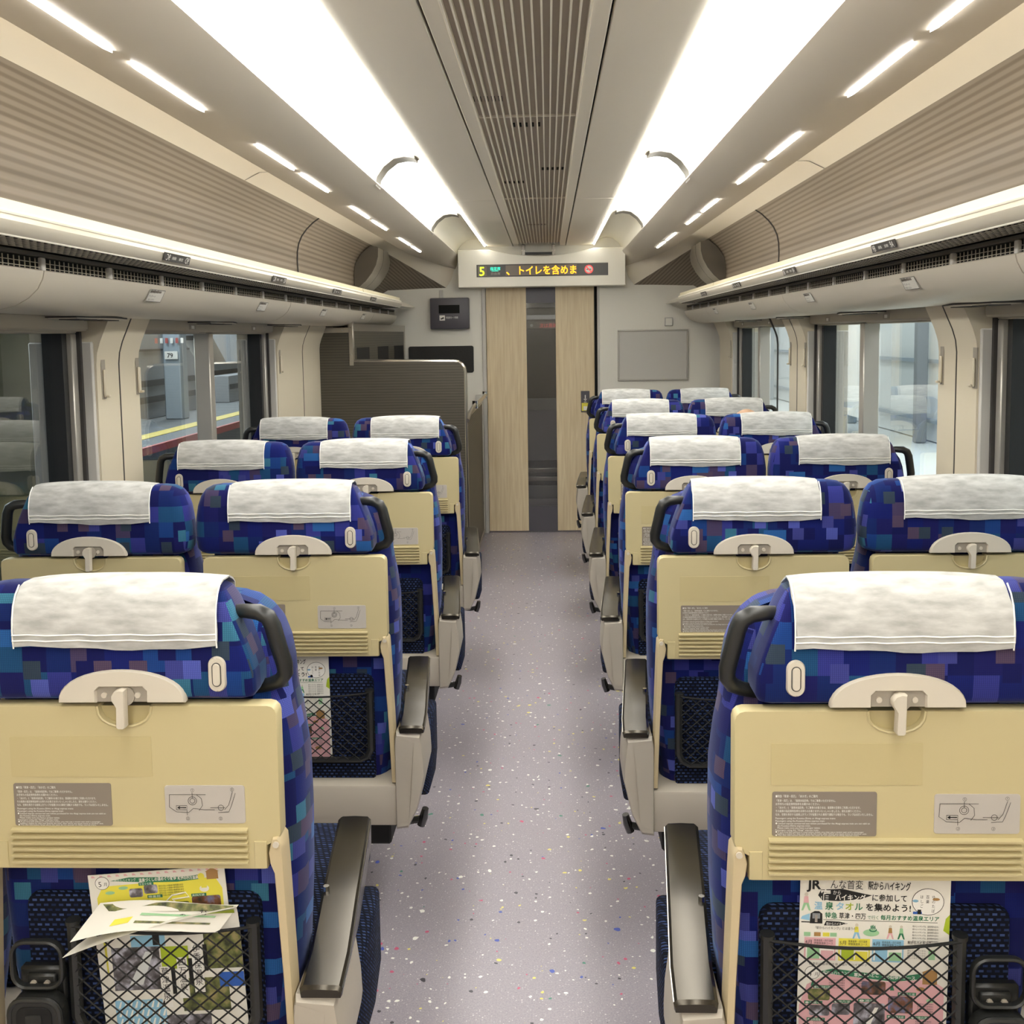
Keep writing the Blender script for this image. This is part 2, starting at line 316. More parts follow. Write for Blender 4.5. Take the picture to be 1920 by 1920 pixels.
def text_geo(body, bold=0):
    if (body, bold) in TG: return TG[(body, bold)]
    c = bpy.data.curves.new('lettering', 'FONT'); c.body = body; c.size = 1; c.resolution_u = 2; c.offset = bold
    o = bpy.data.objects.new('lettering', c); COL.objects.link(o); dg = bpy.context.evaluated_depsgraph_get()
    me = bpy.data.meshes.new_from_object(o.evaluated_get(dg))
    r = ([(v.co.x, v.co.y) for v in me.vertices], [tuple(p.vertices) for p in me.polygons])
    bpy.data.objects.remove(o); bpy.data.curves.remove(c); bpy.data.meshes.remove(me); TG[(body, bold)] = r; return r
def tag(o, label=None, cat=None, group=None, kind=None):
    if label: o['label'] = label
    if cat: o['category'] = cat
    if group: o['group'] = group
    if kind: o['kind'] = kind
    return o
def empty(name, loc=(0, 0, 0), **kw):
    o = bpy.data.objects.new(name, None); COL.objects.link(o); o.location = loc; o.empty_display_size = .1; return tag(o, **kw)
def copy_tree(o, parent=None):
    c = o.copy(); COL.objects.link(c)
    if parent is not None: c.parent = parent
    for ch in list(o.children): copy_tree(ch, c)
    return c
def rrect(x0, x1, z0, z1, r, n=5, rs=None):
    """rounded rectangle, counter-clockwise; rs = radii (bl, br, tr, tl)"""
    rs = rs or (r, r, r, r); P = []
    for (cx, cz, a0, q) in ((x0+rs[0], z0+rs[0], math.pi, rs[0]), (x1-rs[1], z0+rs[1], 1.5*math.pi, rs[1]), (x1-rs[2], z1-rs[2], 0, rs[2]), (x0+rs[3], z1-rs[3], .5*math.pi, rs[3])):
        for k in range(n+1): a = a0+math.pi/2*k/n; P.append((cx+q*math.cos(a), cz+q*math.sin(a)))
    return P
ORD = ['first', 'second', 'third', 'fourth', 'fifth', 'sixth', 'seventh', 'eighth', 'ninth', 'tenth', 'eleventh', 'twelfth']
YE = 7.70          # end wall
YB = -5.0           # just behind the camera
SIDES = ((-1, 'left'), (1, 'right'))

# ================================================================= STRUCTURE
tag(MB().box(-1.45, 1.45, YB, 9.6, -.06, 0, 'floor').build('floor'), kind='structure')
# --- ceiling: centre panel with fins, flat fields, dome flanks, beams, bay ceilings
c = empty('ceiling', kind='structure')
mb = MB(); mb.box(-.15, .15, YB, YE-.15, 2.172, 2.20, 'ribd')
for i in range(16): x = -.15+.3*i/15; mb.box(x-.0022, x+.0022, YB, YE-.2, 2.158, 2.174, 'fin')
for y in (3.2, 5.1): mb.box(-.15, .15, y, y+.012, 2.166, 2.173, 'ceil')
for (x, y, n) in ((-.11, 2.95, 5), (-.005, 3.32, 5), (.085, 4.2, 5), (-.085, 4.55, 5), (0, 6.3, 6)):
    for k in range(n): mb.box(x+(k-n/2)*.02+.003, x+(k-n/2)*.02+.014, y, y+.06, 2.1705, 2.173, 'dark')
mb.build('slatted_panel', c)
mb = MB()
for s in (-1, 1):
    mb.box(s*.152, s*.192, YB, YE, 2.16, 2.20, 'ceil', .002)
    mb.box(s*.192, s*.198, YB, YE, 2.175, 2.20, 'dark')
    for y0, y1 in ((YB, 5.085), (5.09, YE)): mb.box(s*.198, s*.392, y0, y1, 2.16, 2.20, 'ceil', .002)
mb.build('flat_panel', c)
LENS = [(.458, 2.207), (.475, 2.212), (.50, 2.215), (.54, 2.208), (.58, 2.178), (.608, 2.14), (.614, 2.106)]
for s, nm in SIDES:
    back = [(.62, 2.26), (.40, 2.26)]
    mb = MB(); mb.extr_y([(s*x, z) for x, z in [(.412, 2.163), (.420, 2.182), (.436, 2.197), (.458, 2.207), (.458, 2.26), (.405, 2.26), (.405, 2.163)]], YB, YE, 'dome')
    mb.extr_y([(s*x, z) for x, z in LENS+back], 6.02, YE, 'dome')
    mb.build('dome', c)
BEAM = [(.608, 2.104), (.62, 2.097), (.65, 2.085), (.69, 2.069), (.73, 2.059), (.765, 2.057), (.80, 2.062), (.90, 2.073), (.903, 2.0735), (.906, 2.075)]
BE = [(.60, 2.104), (.60, 2.09), (.605, 2.07), (.61, 2.05), (.614, 2.035), (.618, 2.02), (.623, 2.01), (.628, 2.0), (.630, 2.0), (.632, 2.005)]
BAY = [(.86, 2.150), (.98, 2.152), (1.06, 2.148), (1.12, 2.118)]
YE2 = [(.625, 2.03), (.635, 2.0), (.66, 1.92), (.70, 1.862)]
RIB = [(1.12, 2.118), (1.15, 2.098), (1.185, 2.065), (1.212, 2.03), (1.23, 1.99), (1.238, 1.95), (1.24, 1.90), (1.236, 1.80)]
RE = [(.70, 1.862), (.76, 1.861), (.83, 1.860), (.9, 1.858), (.98, 1.855), (1.06, 1.852), (1.14, 1.85), (1.22, 1.80)]
def taper(prof, end, mt, mb, s, wavy=0):
    """prof along the car, then running down to the end wall from y=6.5"""
    st = [(YB, 0), (7.1, 0), (7.3, .05), (7.42, .2), (7.52, .45), (7.62, .75), (YE, 1)]
    rings = []
    for y, t in st:
        row = [((a[0]*(1-t)+b[0]*t), (a[1]*(1-t)+b[1]*t)) for a, b in zip(prof, end)]
        k = .012; out = []
        for i, (x, z) in enumerate(row): out.append((s*x, y, z))
        for i, (x, z) in reversed(list(enumerate(row))): out.append((s*(x+k*.5), y, z+k))
        rings.append(out)
    mb.loft(rings, mt)
for s, nm in SIDES:
    mb = MB(); taper(BEAM, BE, 'beam', mb, s); mb.build('side_beam', c)
    mb = MB(); taper(BAY, YE2, 'refl', mb, s)
    mb.add([(s*x, y, z) for y in (4.02, 4.026) for x, z in ((.95, 2.1505), (1.06, 2.1465), (1.118, 2.1175))], [(0, 1, 4, 3), (1, 2, 5, 4)], 'ink')
    mb.build('bay_ceiling', c)
# roof above so that no daylight leaks in
mb = MB(); mb.box(-1.6, 1.6, YB, 9.6, 2.36, 2.42, 'dark'); mb.build('roof_shell', c)

# --- side walls
PIL = {-1: [(YB, -1.2), (-.5, .95), (3.02, 3.36), (5.08, YE)], 1: [(YB, -1.2), (-.5, .95), (3.01, 3.33), (4.99, 5.35), (7.0, 7.50)]}
for s, nm in SIDES:
    mb = MB(); mb.box(s*1.30, s*1.50, YB, 9.6, 0, .78, 'wall'); mb.box(s*1.34, s*1.50, YB, 9.6, 1.575, 2.36, 'wall')
    seams = []
    for (y0, y1) in PIL[s]:
        y0 = max(y0, YB)
        pr = [(1.30, .78), (1.30, 1.43), (1.296, 1.465), (1.285, 1.50), (1.25, 1.58), (1.50, 1.58), (1.50, .78)]
        mb.extr_y([(s*x, z) for x, z in pr], y0+.012, y1-.012 if y1 < YE else y1, 'wall')
        mb.box(s*1.306, s*1.50, y0, y1, .78, 1.50, 'wallg', .004)
        ym = (y0+y1)/2-.03*(y0 > 0)
        gr = [(1.2985, .78), (1.2985, 1.43), (1.2945, 1.4655), (1.2835, 1.5), (1.25, 1.576), (1.26, 1.576), (1.292, 1.502), (1.303, 1.467), (1.3065, 1.43), (1.3065, .78)]
        if y0 > 1: mb.extr_y([(s*x, z) for x, z in gr], (y0+y1)/2 if y1 < 7 else 5.62, ((y0+y1)/2 if y1 < 7 else 5.62)+.006, 'ink')
    tag(mb.build('wall_'+nm), kind='structure')
tag(MB().box(-1.5, 1.5, YB-.1, YB, 0, 2.4, 'endw').build('wall_back'), kind='structure')
# --- windows
WIN = {-1: [(-.4, 3.02, None), (3.36, 5.08, 4.20)], 1: [(-.4, 3.01, None), (3.33, 4.99, 4.24), (5.35, 7.0, 6.29), (7.5, YE, None)]}
wn = 0
for s, nm in SIDES:
    for (y0, y1, yd) in WIN[s]:
        wn += 1; w_ = empty('window_%d' % wn, (0, 0, 0), kind='structure')
        mb = MB()
        for (a, b, z0, z1) in ((y0, y1, .78, .80), (y0, y1, 1.525, 1.58)): mb.box(s*1.345, s*1.44, a, b, z0, z1, 'valance', .003)
        mb.box(s*1.31, s*1.35, y0+.004, y1-.004, 1.532, 1.578, 'valance', .006)
        if s < 0 or yd or y0 < 0:
            for yy in ((y0+(y1-y0)*.3), (y0+(y1-y0)*.78)):
                mb.box(s*1.3085, s*1.3105, yy, yy+.07, 1.541, 1.562, 'plast2'); mb.box(s*1.3075, s*1.3095, yy+.02, yy+.05, 1.544, 1.556, 'white')
        mb.build('blind_case', w_)
        mb = MB()
        for (a, b) in ((y0, y0+.012), (y1-.012, y1)): mb.box(s*1.335, s*1.352, a, b, .80, 1.53, 'ink')
        for (a, b) in ((y0+.012, y0+.045), (y1-.045, y1-.012)): mb.box(s*1.345, s*1.385, a, b, .80, 1.525, 'alu', .003)
        if yd: mb.box(s*1.335, s*1.40, yd-.028, yd+.028, .80, 1.53, 'alu', .004); mb.box(s*1.345, s*1.40, yd+.028, yd+.055, .80, 1.53, 'valance', .003)
        mb.build('window_frame', w_)
        mb = MB()
        for (a, b) in ((y0+.045, y0+.075), (y1-.075, y1-.045)): mb.box(s*1.36, s*1.42, a, b, .80, 1.525, 'gask')
        mb.box(s*1.37, s*1.42, y0+.045, y1-.045, .80, .83, 'gask'); mb.build('gasket', w_)
        MB().box(s*1.392, s*1.40, y0+.03, y1-.03, .80, 1.53, 'glass').build('glass_pane', w_)
# --- end wall with door
mb = MB()
mb.box(-1.5, -.435, YE, YE+.08, 0, 2.4, 'endw'); mb.box(.435, 1.5, YE, YE+.08, 0, 2.4, 'endw'); mb.box(-.435, .435, YE, YE+.08, 1.87, 2.4, 'endw')
tag(mb.build('wall_end'), kind='structure')
d = empty('door_1', (0, YE, 0), kind='structure')
mb = MB()
mb.box(-.405, -.105, .03, .065, .01, 1.87, 'wood', .002); mb.box(.115, .405, .03, .065, .01, 1.87, 'wood', .002)
mb.build('door_leaf', d)
mb = MB(); mb.box(-.105, .115, .032, .063, .01, .20, 'boxd'); mb.box(-.105, .115, .032, .063, 1.74, 1.87, 'boxd'); mb.build('metal_strip', d)
MB().box(-.105, .115, .044, .052, .20, 1.74, 'dglass').build('door_glass', d)
mb = MB(); mb.box(-.435, -.408, -.015, .07, 0, 1.87, 'wallg', .003); mb.box(.425, .442, -.012, .07, 0, 1.87, 'wallg', .003); mb.box(.405, .425, .02, .07, 0, 1.87, 'dark')
mb.build('door_jamb', d)
mb = MB(); mb.box(.30, .365, .0255, .03, .915, 1.075, 'boxd', .001); mb.box(.305, .36, .0245, .026, .925, .985, 'yel'); mb.box(.318, .347, .024, .025, .93, .96, 'white')
mb.box(.329, .336, .024, .0255, 1.0, 1.045, 'white'); mb.add([(.318, .024, 1.016), (.347, .024, 1.016), (.3325, .024, .998)], [(0, 1, 2)], 'white'); mb.box(.322, .343, .024, .0255, .99, .994, 'white')
mb.build('touch_plate', d)
# white upright beside the door with a black band
mb = MB(); mb.box(-.492, -.447, YE-.06, YE, 0, 1.06, 'wallg', .004); mb.box(-.494, -.445, YE-.063, YE, .225, .245, 'black'); tag(mb.build('trim_1'), kind='structure')
for i, s in enumerate((-1, 1)):
    tag(MB().box(s*.50 if s < 0 else .442, s*1.30, YE-.012, YE, 0, .10, 'wallg', .003).build('baseboard_end' if i == 0 else 'baseboard_end_right'), kind='structure')
# --- vestibule and next car seen through the door
mb = MB(); mb.box(-.8, -.6, YE+.2, 9.5, 0, 2.2, 'boxd'); mb.box(.6, .8, YE+.2, 9.5, 0, 2.2, 'boxd'); mb.box(-.8, .8, YE+.2, 9.5, 2.1, 2.2, 'boxd')
mb.box(-.8, -.35, 9.4, 9.5, 0, 2.2, 'pdark'); mb.box(.35, .8, 9.4, 9.5, 0, 2.2, 'pdark'); mb.box(-.35, .35, 9.4, 9.5, 1.75, 2.2, 'pdark'); mb.box(-.8, .8, 9.52, 9.6, 0, 2.2, 'dark'); tag(mb.build('wall_vestibule'), kind='structure')  # black sheet past the opening stands in for the next car's darkness
mb = MB(); mb.box(-.35, .35, 9.36, 9.4, .35, .92, 'pgrey', .004); mb.box(-.35, .35, 9.34, 9.4, 0, .12, 'pgrey', .003); mb.box(-.35, .35, 9.345, 9.4, .16, .2, 'steel', .003); mb.box(-.35, .35, 9.345, 9.4, .24, .28, 'steel', .003)
tag(mb.build('gangway_door'), 'grey lower door of the next car seen through the glass strip of the wooden door', 'door')
mb = MB(); mb.box(-.14, .20, 9.30, 9.34, 1.555, 1.62, 'led', .003); mb.text('次は高崎', (-.02, 9.298, 1.568), .045, 'red', width=.16); mb.cyl((-.09, 9.30, 1.587), (-.09, 9.296, 1.587), .014, 'pgrey')
mb.box(-.25, .3, 9.30, 9.34, 1.64, 1.68, 'pgrey', .003); tag(mb.build('gangway_sign'), 'small red lettered display behind the glass of the wooden door', 'sign')

# ================================================================= CEILING LIGHTS
for s, nm in SIDES:
    for i, (y0, y1) in enumerate(((YB, 1.95), (1.95, 4.11), (4.19, 5.98))):
        if i == 0: y0, y1 = YB+.05, 4.07
        if i == 1: continue
        t = empty('ceiling_light', (s*.5, (y0+y1)/2, 2.2), label=('long glowing ceiling panel nearest the camera, %s of the slatted centre strip' if i == 0 else 'shorter glowing ceiling panel beyond the divider arc, %s of the slatted centre strip') % nm, cat='ceiling light', group='glowing ceiling panels')
        ym = (y0+y1)/2
        mb = MB(); pr = [(s*(x-.5), z-2.2) for x, z in LENS+[(.62, 2.24), (.458, 2.24)]]
        mb.extr_y(pr, y0-ym, y1-ym, 'lens'); mb.build('diffuser', t)
        mb = MB(); k = [(x, z-.012) for x, z in LENS]+[(.62, 2.24), (.458, 2.24)]
        mb.extr_y([(s*(x-.5), z-2.2) for x, z in k], y1-ym, y1-ym+.115, 'divid'); mb.build('divider_arc', t)
    t = MB().box(s*.395, s*.406, YB, 7.35, 2.153, 2.18, 'line', .002).build('line_light')
    tag(t, 'thin continuous line of light running along the %s edge of the central ceiling' % nm, 'light strip', 'thin ceiling light lines')
    t = MB().box(s*.395, s*.406, 7.42, 7.6, 2.153, 2.18, 'line', .002).build('line_light')
    tag(t, 'short end piece of the %s ceiling light line just above the display' % nm, 'light strip', 'thin ceiling light lines')
    t = MB().box(s*.868, s*.888, YB, 6.9, 2.088, 2.094, 'cove').build('added_cove_light')  # added glowing strip, hidden from view, lifts the bay ceiling
    tag(t, 'added hidden line of light behind the outer edge of the %s ceiling beam' % nm, 'light strip', 'added cove lights')
    k = 0
    for q in range(-1, 5):
        for (a, b) in ((2.97-1.42+q*1.42-.0, 3.42-1.42+q*1.42), (3.50-1.42+q*1.42, 3.95-1.42+q*1.42)):
            if a < .2 or b > 7.4: continue
            x = .775; zz = 2.0575
            if b > 6.95: continue
            mb = MB(); L = b-a; hw = .0065
            pts = [(-hw*.2, 0), (hw, .03), (hw, L-.03), (hw*.2, L), (-hw, L-.03), (-hw, .03)]
            vs = [(s*p[0], p[1]-L/2, z) for z in (-.004, .004) for p in pts]
            mb.add(vs, [tuple(range(6)), tuple(range(6, 12))[::-1]]+[(i, (i+1) % 6, 6+(i+1) % 6, 6+i) for i in range(6)], 'slot', smooth=False)
            o = mb.build('slot_light', loc=(s*x, (a+b)/2, zz))
            tag(o, '%s slim slot light from the camera end in the %s ceiling beam' % (ORD[k], nm), 'slot light', 'slim slot lights in the ceiling beams'); k += 1

# ================================================================= LUGGAGE RACKS
for s, nm in SIDES:
    t = empty('luggage_rack', (0, 0, 0), label='overhead luggage rack with ribbed taupe back panel along the %s wall' % nm, cat='luggage rack', group='overhead luggage racks')
    mb = MB(); taper(RIB, RE, 'rib', mb, s)
    mb.build('back_panel', t)
    for y in (5.32, 1.4):
        mb = MB(); pp = [(x-.003, y, z-.001) for x, z in RIB]; mb.tube([(s*x, yy, z) for x, yy, z in pp], .0035, 'ink', 4); mb.build('panel_joint', t)
    mb = MB(); mb.extr_y([(s*x, z) for x, z in [(.951, 1.768), (.958, 1.768), (.962, 1.745), (.955, 1.742), (.948, 1.745)]], YB, 5.6, 'glow').extr_y([(s*x, z) for x, z in [(.951, 1.768), (.958, 1.768), (.962, 1.745), (.955, 1.742), (.948, 1.745)]], 5.61, 7.0, 'glow')
    mb.extr_y([(s*x, z) for x, z in [(.945, 1.742), (.958, 1.744), (1.236, 1.80), (1.236, 1.78), (.975, 1.71), (.96, 1.703), (.95, 1.703), (.94, 1.712), (.936, 1.727)]], YB, 7.0, 'lip')
    mb.loft([[(s*x*k1, y, z) for x, z in [(.945, 1.742), (1.236, 1.80), (1.236, 1.74), (.96, 1.703), (.94, 1.712)] for k1 in (1,)] if y < 7.1 else [(s*(x*.2+.9*.8 if False else .93+(x-.93)*f), y, 1.72+(z-1.72)*f) for x, z in [(.945, 1.742), (1.236, 1.80), (1.236, 1.74), (.96, 1.703), (.94, 1.712)]] for y, f in ((7.0, 1), (7.2, .9), (7.45, .6), (7.66, .12))], 'lip')
    mb.build('front_rail', t)
    mb = MB(); mb.tube([(s*.944, YB, 1.7435), (s*.944, 7.0, 1.7435)], .005, 'fin', 8); mb.tube([(s*.953, YB, 1.7025), (s*.953, 7.0, 1.7025)], .003, 'fin', 8); mb.build('bright_edge', t)
    mb = MB(); mb.box(s*.962, s*1.12, YB, 7.1, 1.704, 1.71, 'mesh')
    for x in (.975, .99, 1.005, 1.02, 1.035, 1.05):
        mb.box(s*x, s*(x+.0045), YB, 7.0, 1.7005, 1.704, 'valance')
    for i in range(230):
        y = .2+i*.03
        mb.box(s*.97, s*1.06, y, y+.006, 1.701, 1.705, 'mesh')
    mb.build('mesh_shelf', t)
    # cabinet with silver rounded skin near the end wall
    t = empty('duct_cover', (s*1.1, 7.3, 1.95), label='short silver duct cover with dark end face at the far end of the %s rack' % nm, cat='duct cover', group='duct covers at the rack ends')
    pr = [(1.232, 1.825), (1.20, 1.845), (1.16, 1.88), (1.12, 1.93), (1.09, 1.985), (1.075, 2.04), (1.073, 2.10), (1.12, 2.112), (1.185, 2.06), (1.228, 1.99), (1.238, 1.92)]
    mb = MB(); mb.extr_y([(s*(x-1.1), z-1.95) for x, z in pr], -.42, -.40, 'boxd2'); mb.build('end_face', t)
    mb = MB(); mb.extr_y([(s*(x-1.1), z-1.95) for x, z in pr], -.40, .15, 'silver'); mb.build('silver_skin', t)
    mb = MB(); mb.extr_y([(s*((x-1.12)*1.012+.02), (z-1.96)*1.012+.01) for x, z in pr], -.17, -.164, 'ink'); mb.build('skin_joint', t)
    # ---------------- duct below the rack: bulging beige panels, black air grille
    t = empty('air_duct', (0, 0, 0), label='bulging beige air duct with black grille below the %s luggage rack' % nm, cat='air duct', group='air ducts above the windows')
    BU = [(1.052, 1.657), (1.056, 1.64), (1.068, 1.618), (1.09, 1.598), (1.12, 1.582), (1.16, 1.573), (1.20, 1.5695), (1.26, 1.571), (1.345, 1.578)]
    sm = [YB, 2.24, 4.42, 6.55, 7.55]
    for a, b in zip(sm, sm[1:]):
        mb = MB(); mb.extr_y([(s*x, z) for x, z in BU+[(1.345, 1.66), (1.06, 1.66)]], a+.0025, b-.0025, 'bulge'); mb.build('duct_panel', t)
    mb = MB(); mb.box(s*1.075, s*1.335, YB, 7.56, 1.661, 1.70, 'dark')
    mb.box(s*1.062, s*1.11, YB, 7.5, 1.688, 1.699, 'mesh', .002)
    mb.build('duct_body', t)
    mb = MB()
    for z in (1.664, 1.674): mb.box(s*1.061, s*1.063, YB, 7.5, z, z+.0013, 'valance')
    i = 0
    y = .6
    while y < 7.5: mb.box(s*1.0605, s*1.0625, y, y+.0016, 1.658, 1.684, 'valance'); y += .0225
    mb.build('air_grille', t)
    y = .48
    while y < 7.4: MB().box(s*1.056, s*1.066, y, y+.018, 1.656, 1.687, 'wallg', .002).build('grille_divider', t); y += .352
    for i, y in enumerate((1.8, 2.9, 4.0, 5.1, 6.2)):   # spot air outlets below the duct
        q = empty('air_outlet', (s*1.235, y, 1.569), label='%s flat twin-slot air outlet under the %s duct counted from the camera' % (ORD[i], nm), cat='air outlet', group='air outlets under the ducts')
        MB().add([(s*a*1.08, b*1.05, z) for z in (-.003, .001) for a, b in ((-.055, 0), (-.02, -.16), (.06, -.16), (.06, .16), (-.02, .16))], [(0, 1, 2, 3, 4), (9, 8, 7, 6, 5)]+[(j, (j+1) % 5, 5+(j+1) % 5, 5+j) for j in range(5)], 'ink').build('outlet_rim', q)
        MB().add([(s*a, b, z) for z in (-.006, .001) for a, b in ((-.055, 0), (-.02, -.16), (.06, -.16), (.06, .16), (-.02, .16))], [(0, 1, 2, 3, 4), (9, 8, 7, 6, 5)]+[(j, (j+1) % 5, 5+(j+1) % 5, 5+j) for j in range(5)], 'bulge').build('outlet_plate', q)
        MB().box(s*-.012, s*.045, -.13, -.02, -.0085, -.006, 'ink').box(s*-.012, s*.045, .02, .13, -.0085, -.006, 'ink').build('slots', q)
    # stickers on the duct
    for i, y in enumerate((2.9, 4.0, 5.1, 6.2)):
        nrm = Vector((-s*.88, 0, -.475)).normalized(); up = Vector((-s*.475, 0, .88)).normalized(); rt = Vector((0, s*-1.0, 0))
        o0 = Vector((s*1.0625, y, 1.629))+nrm*.0025; mb = MB()
        def P(a, b, h=0): return o0+rt*a+up*b+nrm*h
        vs = [P(a, b, h) for h in (0, .001) for a, b in ((-.055, -.019), (.055, -.019), (.055, .019), (-.055, .019))]
        mb.add([v-o0 for v in vs], [(0, 1, 2, 3), (7, 6, 5, 4), (0, 4, 5, 1), (1, 5, 6, 2), (2, 6, 7, 3), (3, 7, 4, 0)], 'paper', smooth=False)
        for a0, a1, b0, b1 in ((-.055, .055, .0175, .019), (-.055, .055, -.019, -.0175), (-.055, -.053, -.019, .019), (.053, .055, -.019, .019)): mb.add([P(a, b, .0014)-o0 for a, b in ((a0, b0), (a1, b0), (a1, b1), (a0, b1))], [(0, 1, 2, 3)], 'ink', smooth=False)
        mb.add([P(a, b, .0014)-o0 for a, b in ((-.05, .009), (.03, .009), (.03, .0155), (-.05, .0155))], [(0, 1, 2, 3)], 'info', smooth=False)
        mb.text('読み取って', P(-.05, .008, .0015)-o0, .012, 'inkb', rt, up, width=.055); mb.text('アンケート', P(-.05, -.005, .0015)-o0, .008, 'ink', rt, up, width=.05); mb.text('ご協力ください', P(-.05, -.015, .0015)-o0, .007, 'ink', rt, up, width=.05)
        o = mb.build('duct_sticker', loc=o0); tag(o, '%s small white printed sticker on the %s air duct from the camera' % (ORD[i], nm), 'sticker', 'stickers on the air ducts')
    # seat number plates on the rack front
    rows = (9, 8, 7, 6) if s < 0 else (9, 8, 7, 6)
    for i, (y, r_) in enumerate(zip((2.74, 3.79, 4.84, 5.85), rows)):
        nrm = Vector((-s*.93, 0, -.36)).normalized(); up = Vector((-s*.36, 0, .93)).normalized(); rt = Vector((0, -s*-1.0, 0)) if s < 0 else Vector((0, -1.0, 0))
        o0 = Vector((s*.9385, y, 1.7195))+nrm*.0035; mb = MB(); q = lambda a, b, h: rt*a+up*b+nrm*h
        out = [(-.10, -.011), (.092, -.011), (.10, .011), (-.092, .011)]
        mb.add([q(a, b, h) for h in (0, .0012) for a, b in out], [(0, 1, 2, 3), (7, 6, 5, 4), (0, 4, 5, 1), (1, 5, 6, 2), (2, 6, 7, 3), (3, 7, 4, 0)], 'ink' if i == 0 else 'mesh', smooth=False)
        L1, L2 = ('D', 'C') if s < 0 else ('B', 'A')
        mb.text('%d%s' % (r_, L1), q(-.088, -.0085, .0018), .024, 'white', rt, up); mb.text('%d%s' % (r_, L2), q(.052, -.0085, .0018), .024, 'white', rt, up)
        mb.text('窓側' if s < 0 else '通路', q(-.042, -.004, .0018), .009, 'white', rt, up, width=.03); mb.text('通路側' if s < 0 else '窓側', q(.008, -.004, .0018), .009, 'white', rt, up, width=.03)
        o = mb.build('seat_number_plate', loc=o0); tag(o, 'dark seat number plate reading %d%s and %d%s on the %s rack front' % (r_, L1, r_, L2, nm), 'seat number plate', 'seat number plates')
    # coat hooks on the pillars
    hk = [3.075, 3.335, 5.14] if s < 0 else [3.035, 3.285, 4.995+.02, 5.31, 7.03]
    for i, y in enumerate(hk):
        q = empty('coat_hook', (s*1.30, y, 1.385), label='%s fold-out coat hook from the camera on the %s window pillars' % (ORD[i], nm), cat='coat hook', group='coat hooks on the window pillars')
        MB().box(s*-.002, s*.002, -.014, .014, -.06, .06, 'plast2').build('hook_plate', q)
        MB().box(s*-.010, s*-.002, -.009, .009, -.055, .03, 'wall', .003).box(s*-.02, s*-.010, -.007, .007, -.055, -.047, 'wall', .002).build('hook', q)

# ================================================================= INFORMATION DISPLAY
t = empty('information_display', (.015, 7.55, 1.99), label='wide cream overhead display with scrolling orange characters above the wooden door', cat='display')
n = 16; top = []
for i in range(n+1):
    u = -1+2*i/n; z = .137-.05*(max(0, 1-(abs(u)/.62)**2))**1.0 if abs(u) < .62 else .137
    top.append((u*.612, z))
mb = MB(); mb.plate([(-.612, -.137), (.612, -.137)]+top[::-1], 0, .12, .008, 'sign'); mb.build('housing', t)
mb = MB(); mb.box(-.475, .485, -.002, .004, -.062, .028, 'led', .001); mb.build('screen', t)
mb = MB(); yy = -.0032
mb.box(-.465, -.40, -.0028, -.002, -.055, .018, 'info'); mb.text('5', (-.458, yy, -.052), .092, 'lime', bold=.012)
mb.text('指定席', (-.375, yy, -.012), .026, 'teal', width=.075, bold=.01); mb.box(-.365, -.315, yy, yy+.0005, -.0205, -.0175, 'teal'); mb.text('自由席', (-.372, yy, -.046), .02, 'plast2', width=.07)
mb.box(-.262, .258, -.0028, -.002, -.053, .021, 'info')
mb.text('、', (-.26, yy, -.045), .075, 'orange', bold=.02); mb.text('トイレを含めま', (-.182, yy, -.044), .070, 'orange', width=.436, bold=.014)
mb.build('led_characters', t)
mb = MB()
ring = lambda r, k=24: [(.345+r*math.cos(2*math.pi*i/k), -.018+r*math.sin(2*math.pi*i/k)) for i in range(k)]
mb.add([(x, -.0030, z) for x, z in ring(.032)], [tuple(range(24))], 'red', smooth=False); mb.add([(x, -.0034, z) for x, z in ring(.024)], [tuple(range(24))], 'white', smooth=False)
mb.box(.328, .362, -.0040, -.0036, -.021, -.015, 'ink'); mb.add([(.325, -.0044, -.002), (.331, -.0044, .003), (.365, -.0044, -.034), (.359, -.0044, -.039)], [(0, 1, 2, 3)], 'red', smooth=False)
mb.build('no_smoking_mark', t)
mb = MB()
for x in (-.13, .09): mb.box(x-.012, x+.012, .02, .06, .08, .17, 'chrome', .003); mb.cyl((x, .03, .11), (x, .03, .16), .006, 'chrome', 8)
mb.box(-.13, .1, .03, .05, .098, .115, 'black'); mb.build('bracket', t)

# ================================================================= END WALL FITTINGS
t = empty('card_reader_box', (-.672, YE, 1.67), label='grey wall box with black slot and small white mark beside the wooden door', cat='wall box')
MB().box(-.145, .145, -.07, 0, -.115, .115, 'boxd', .008, 2).build('case', t)
mb = MB(); mb.box(-.08, .075, -.072, -.069, .0, .062, 'dark'); mb.build('slot_window', t)
mb = MB(); mb.box(-.075, -.035, -.0725, -.07, -.052, -.014, 'white'); mb.add([(-.07, -.0735, -.04), (-.045, -.0735, -.025), (-.042, -.0735, -.038), (-.062, -.0735, -.045)], [(0, 1, 2, 3)], 'ink', smooth=False)
mb.text('特急券カード専用', (-.028, -.0725, -.038), .018, 'white', width=.09); mb.build('mark', t)
MB().box(-.08, -.05, -.012, 0, .115, .175, 'wallg', .002).build('cable_cover', t)
mb = MB(); p = rrect(-.245, .245, -.10, .10, .015); mb.plate(p, -.012, 0, .003, 'mat'); t = mb.build('rubber_panel', loc=(-.748, YE, 1.328)); tag(t, 'black dimpled rubber panel on the end wall behind the luggage partition', 'wall panel')
t = empty('poster_frame', (.838, YE, 1.338), label='empty grey poster frame with aluminium edges on the end wall', cat='poster frame')
mb = MB()
for (a, b, c_, d_) in ((-.262, .262, .178, .19), (-.262, .262, -.19, -.178), (-.262, -.25, -.178, .178), (.25, .262, -.178, .178)): mb.box(a, b, -.018, 0, c_, d_, 'alu', .003)
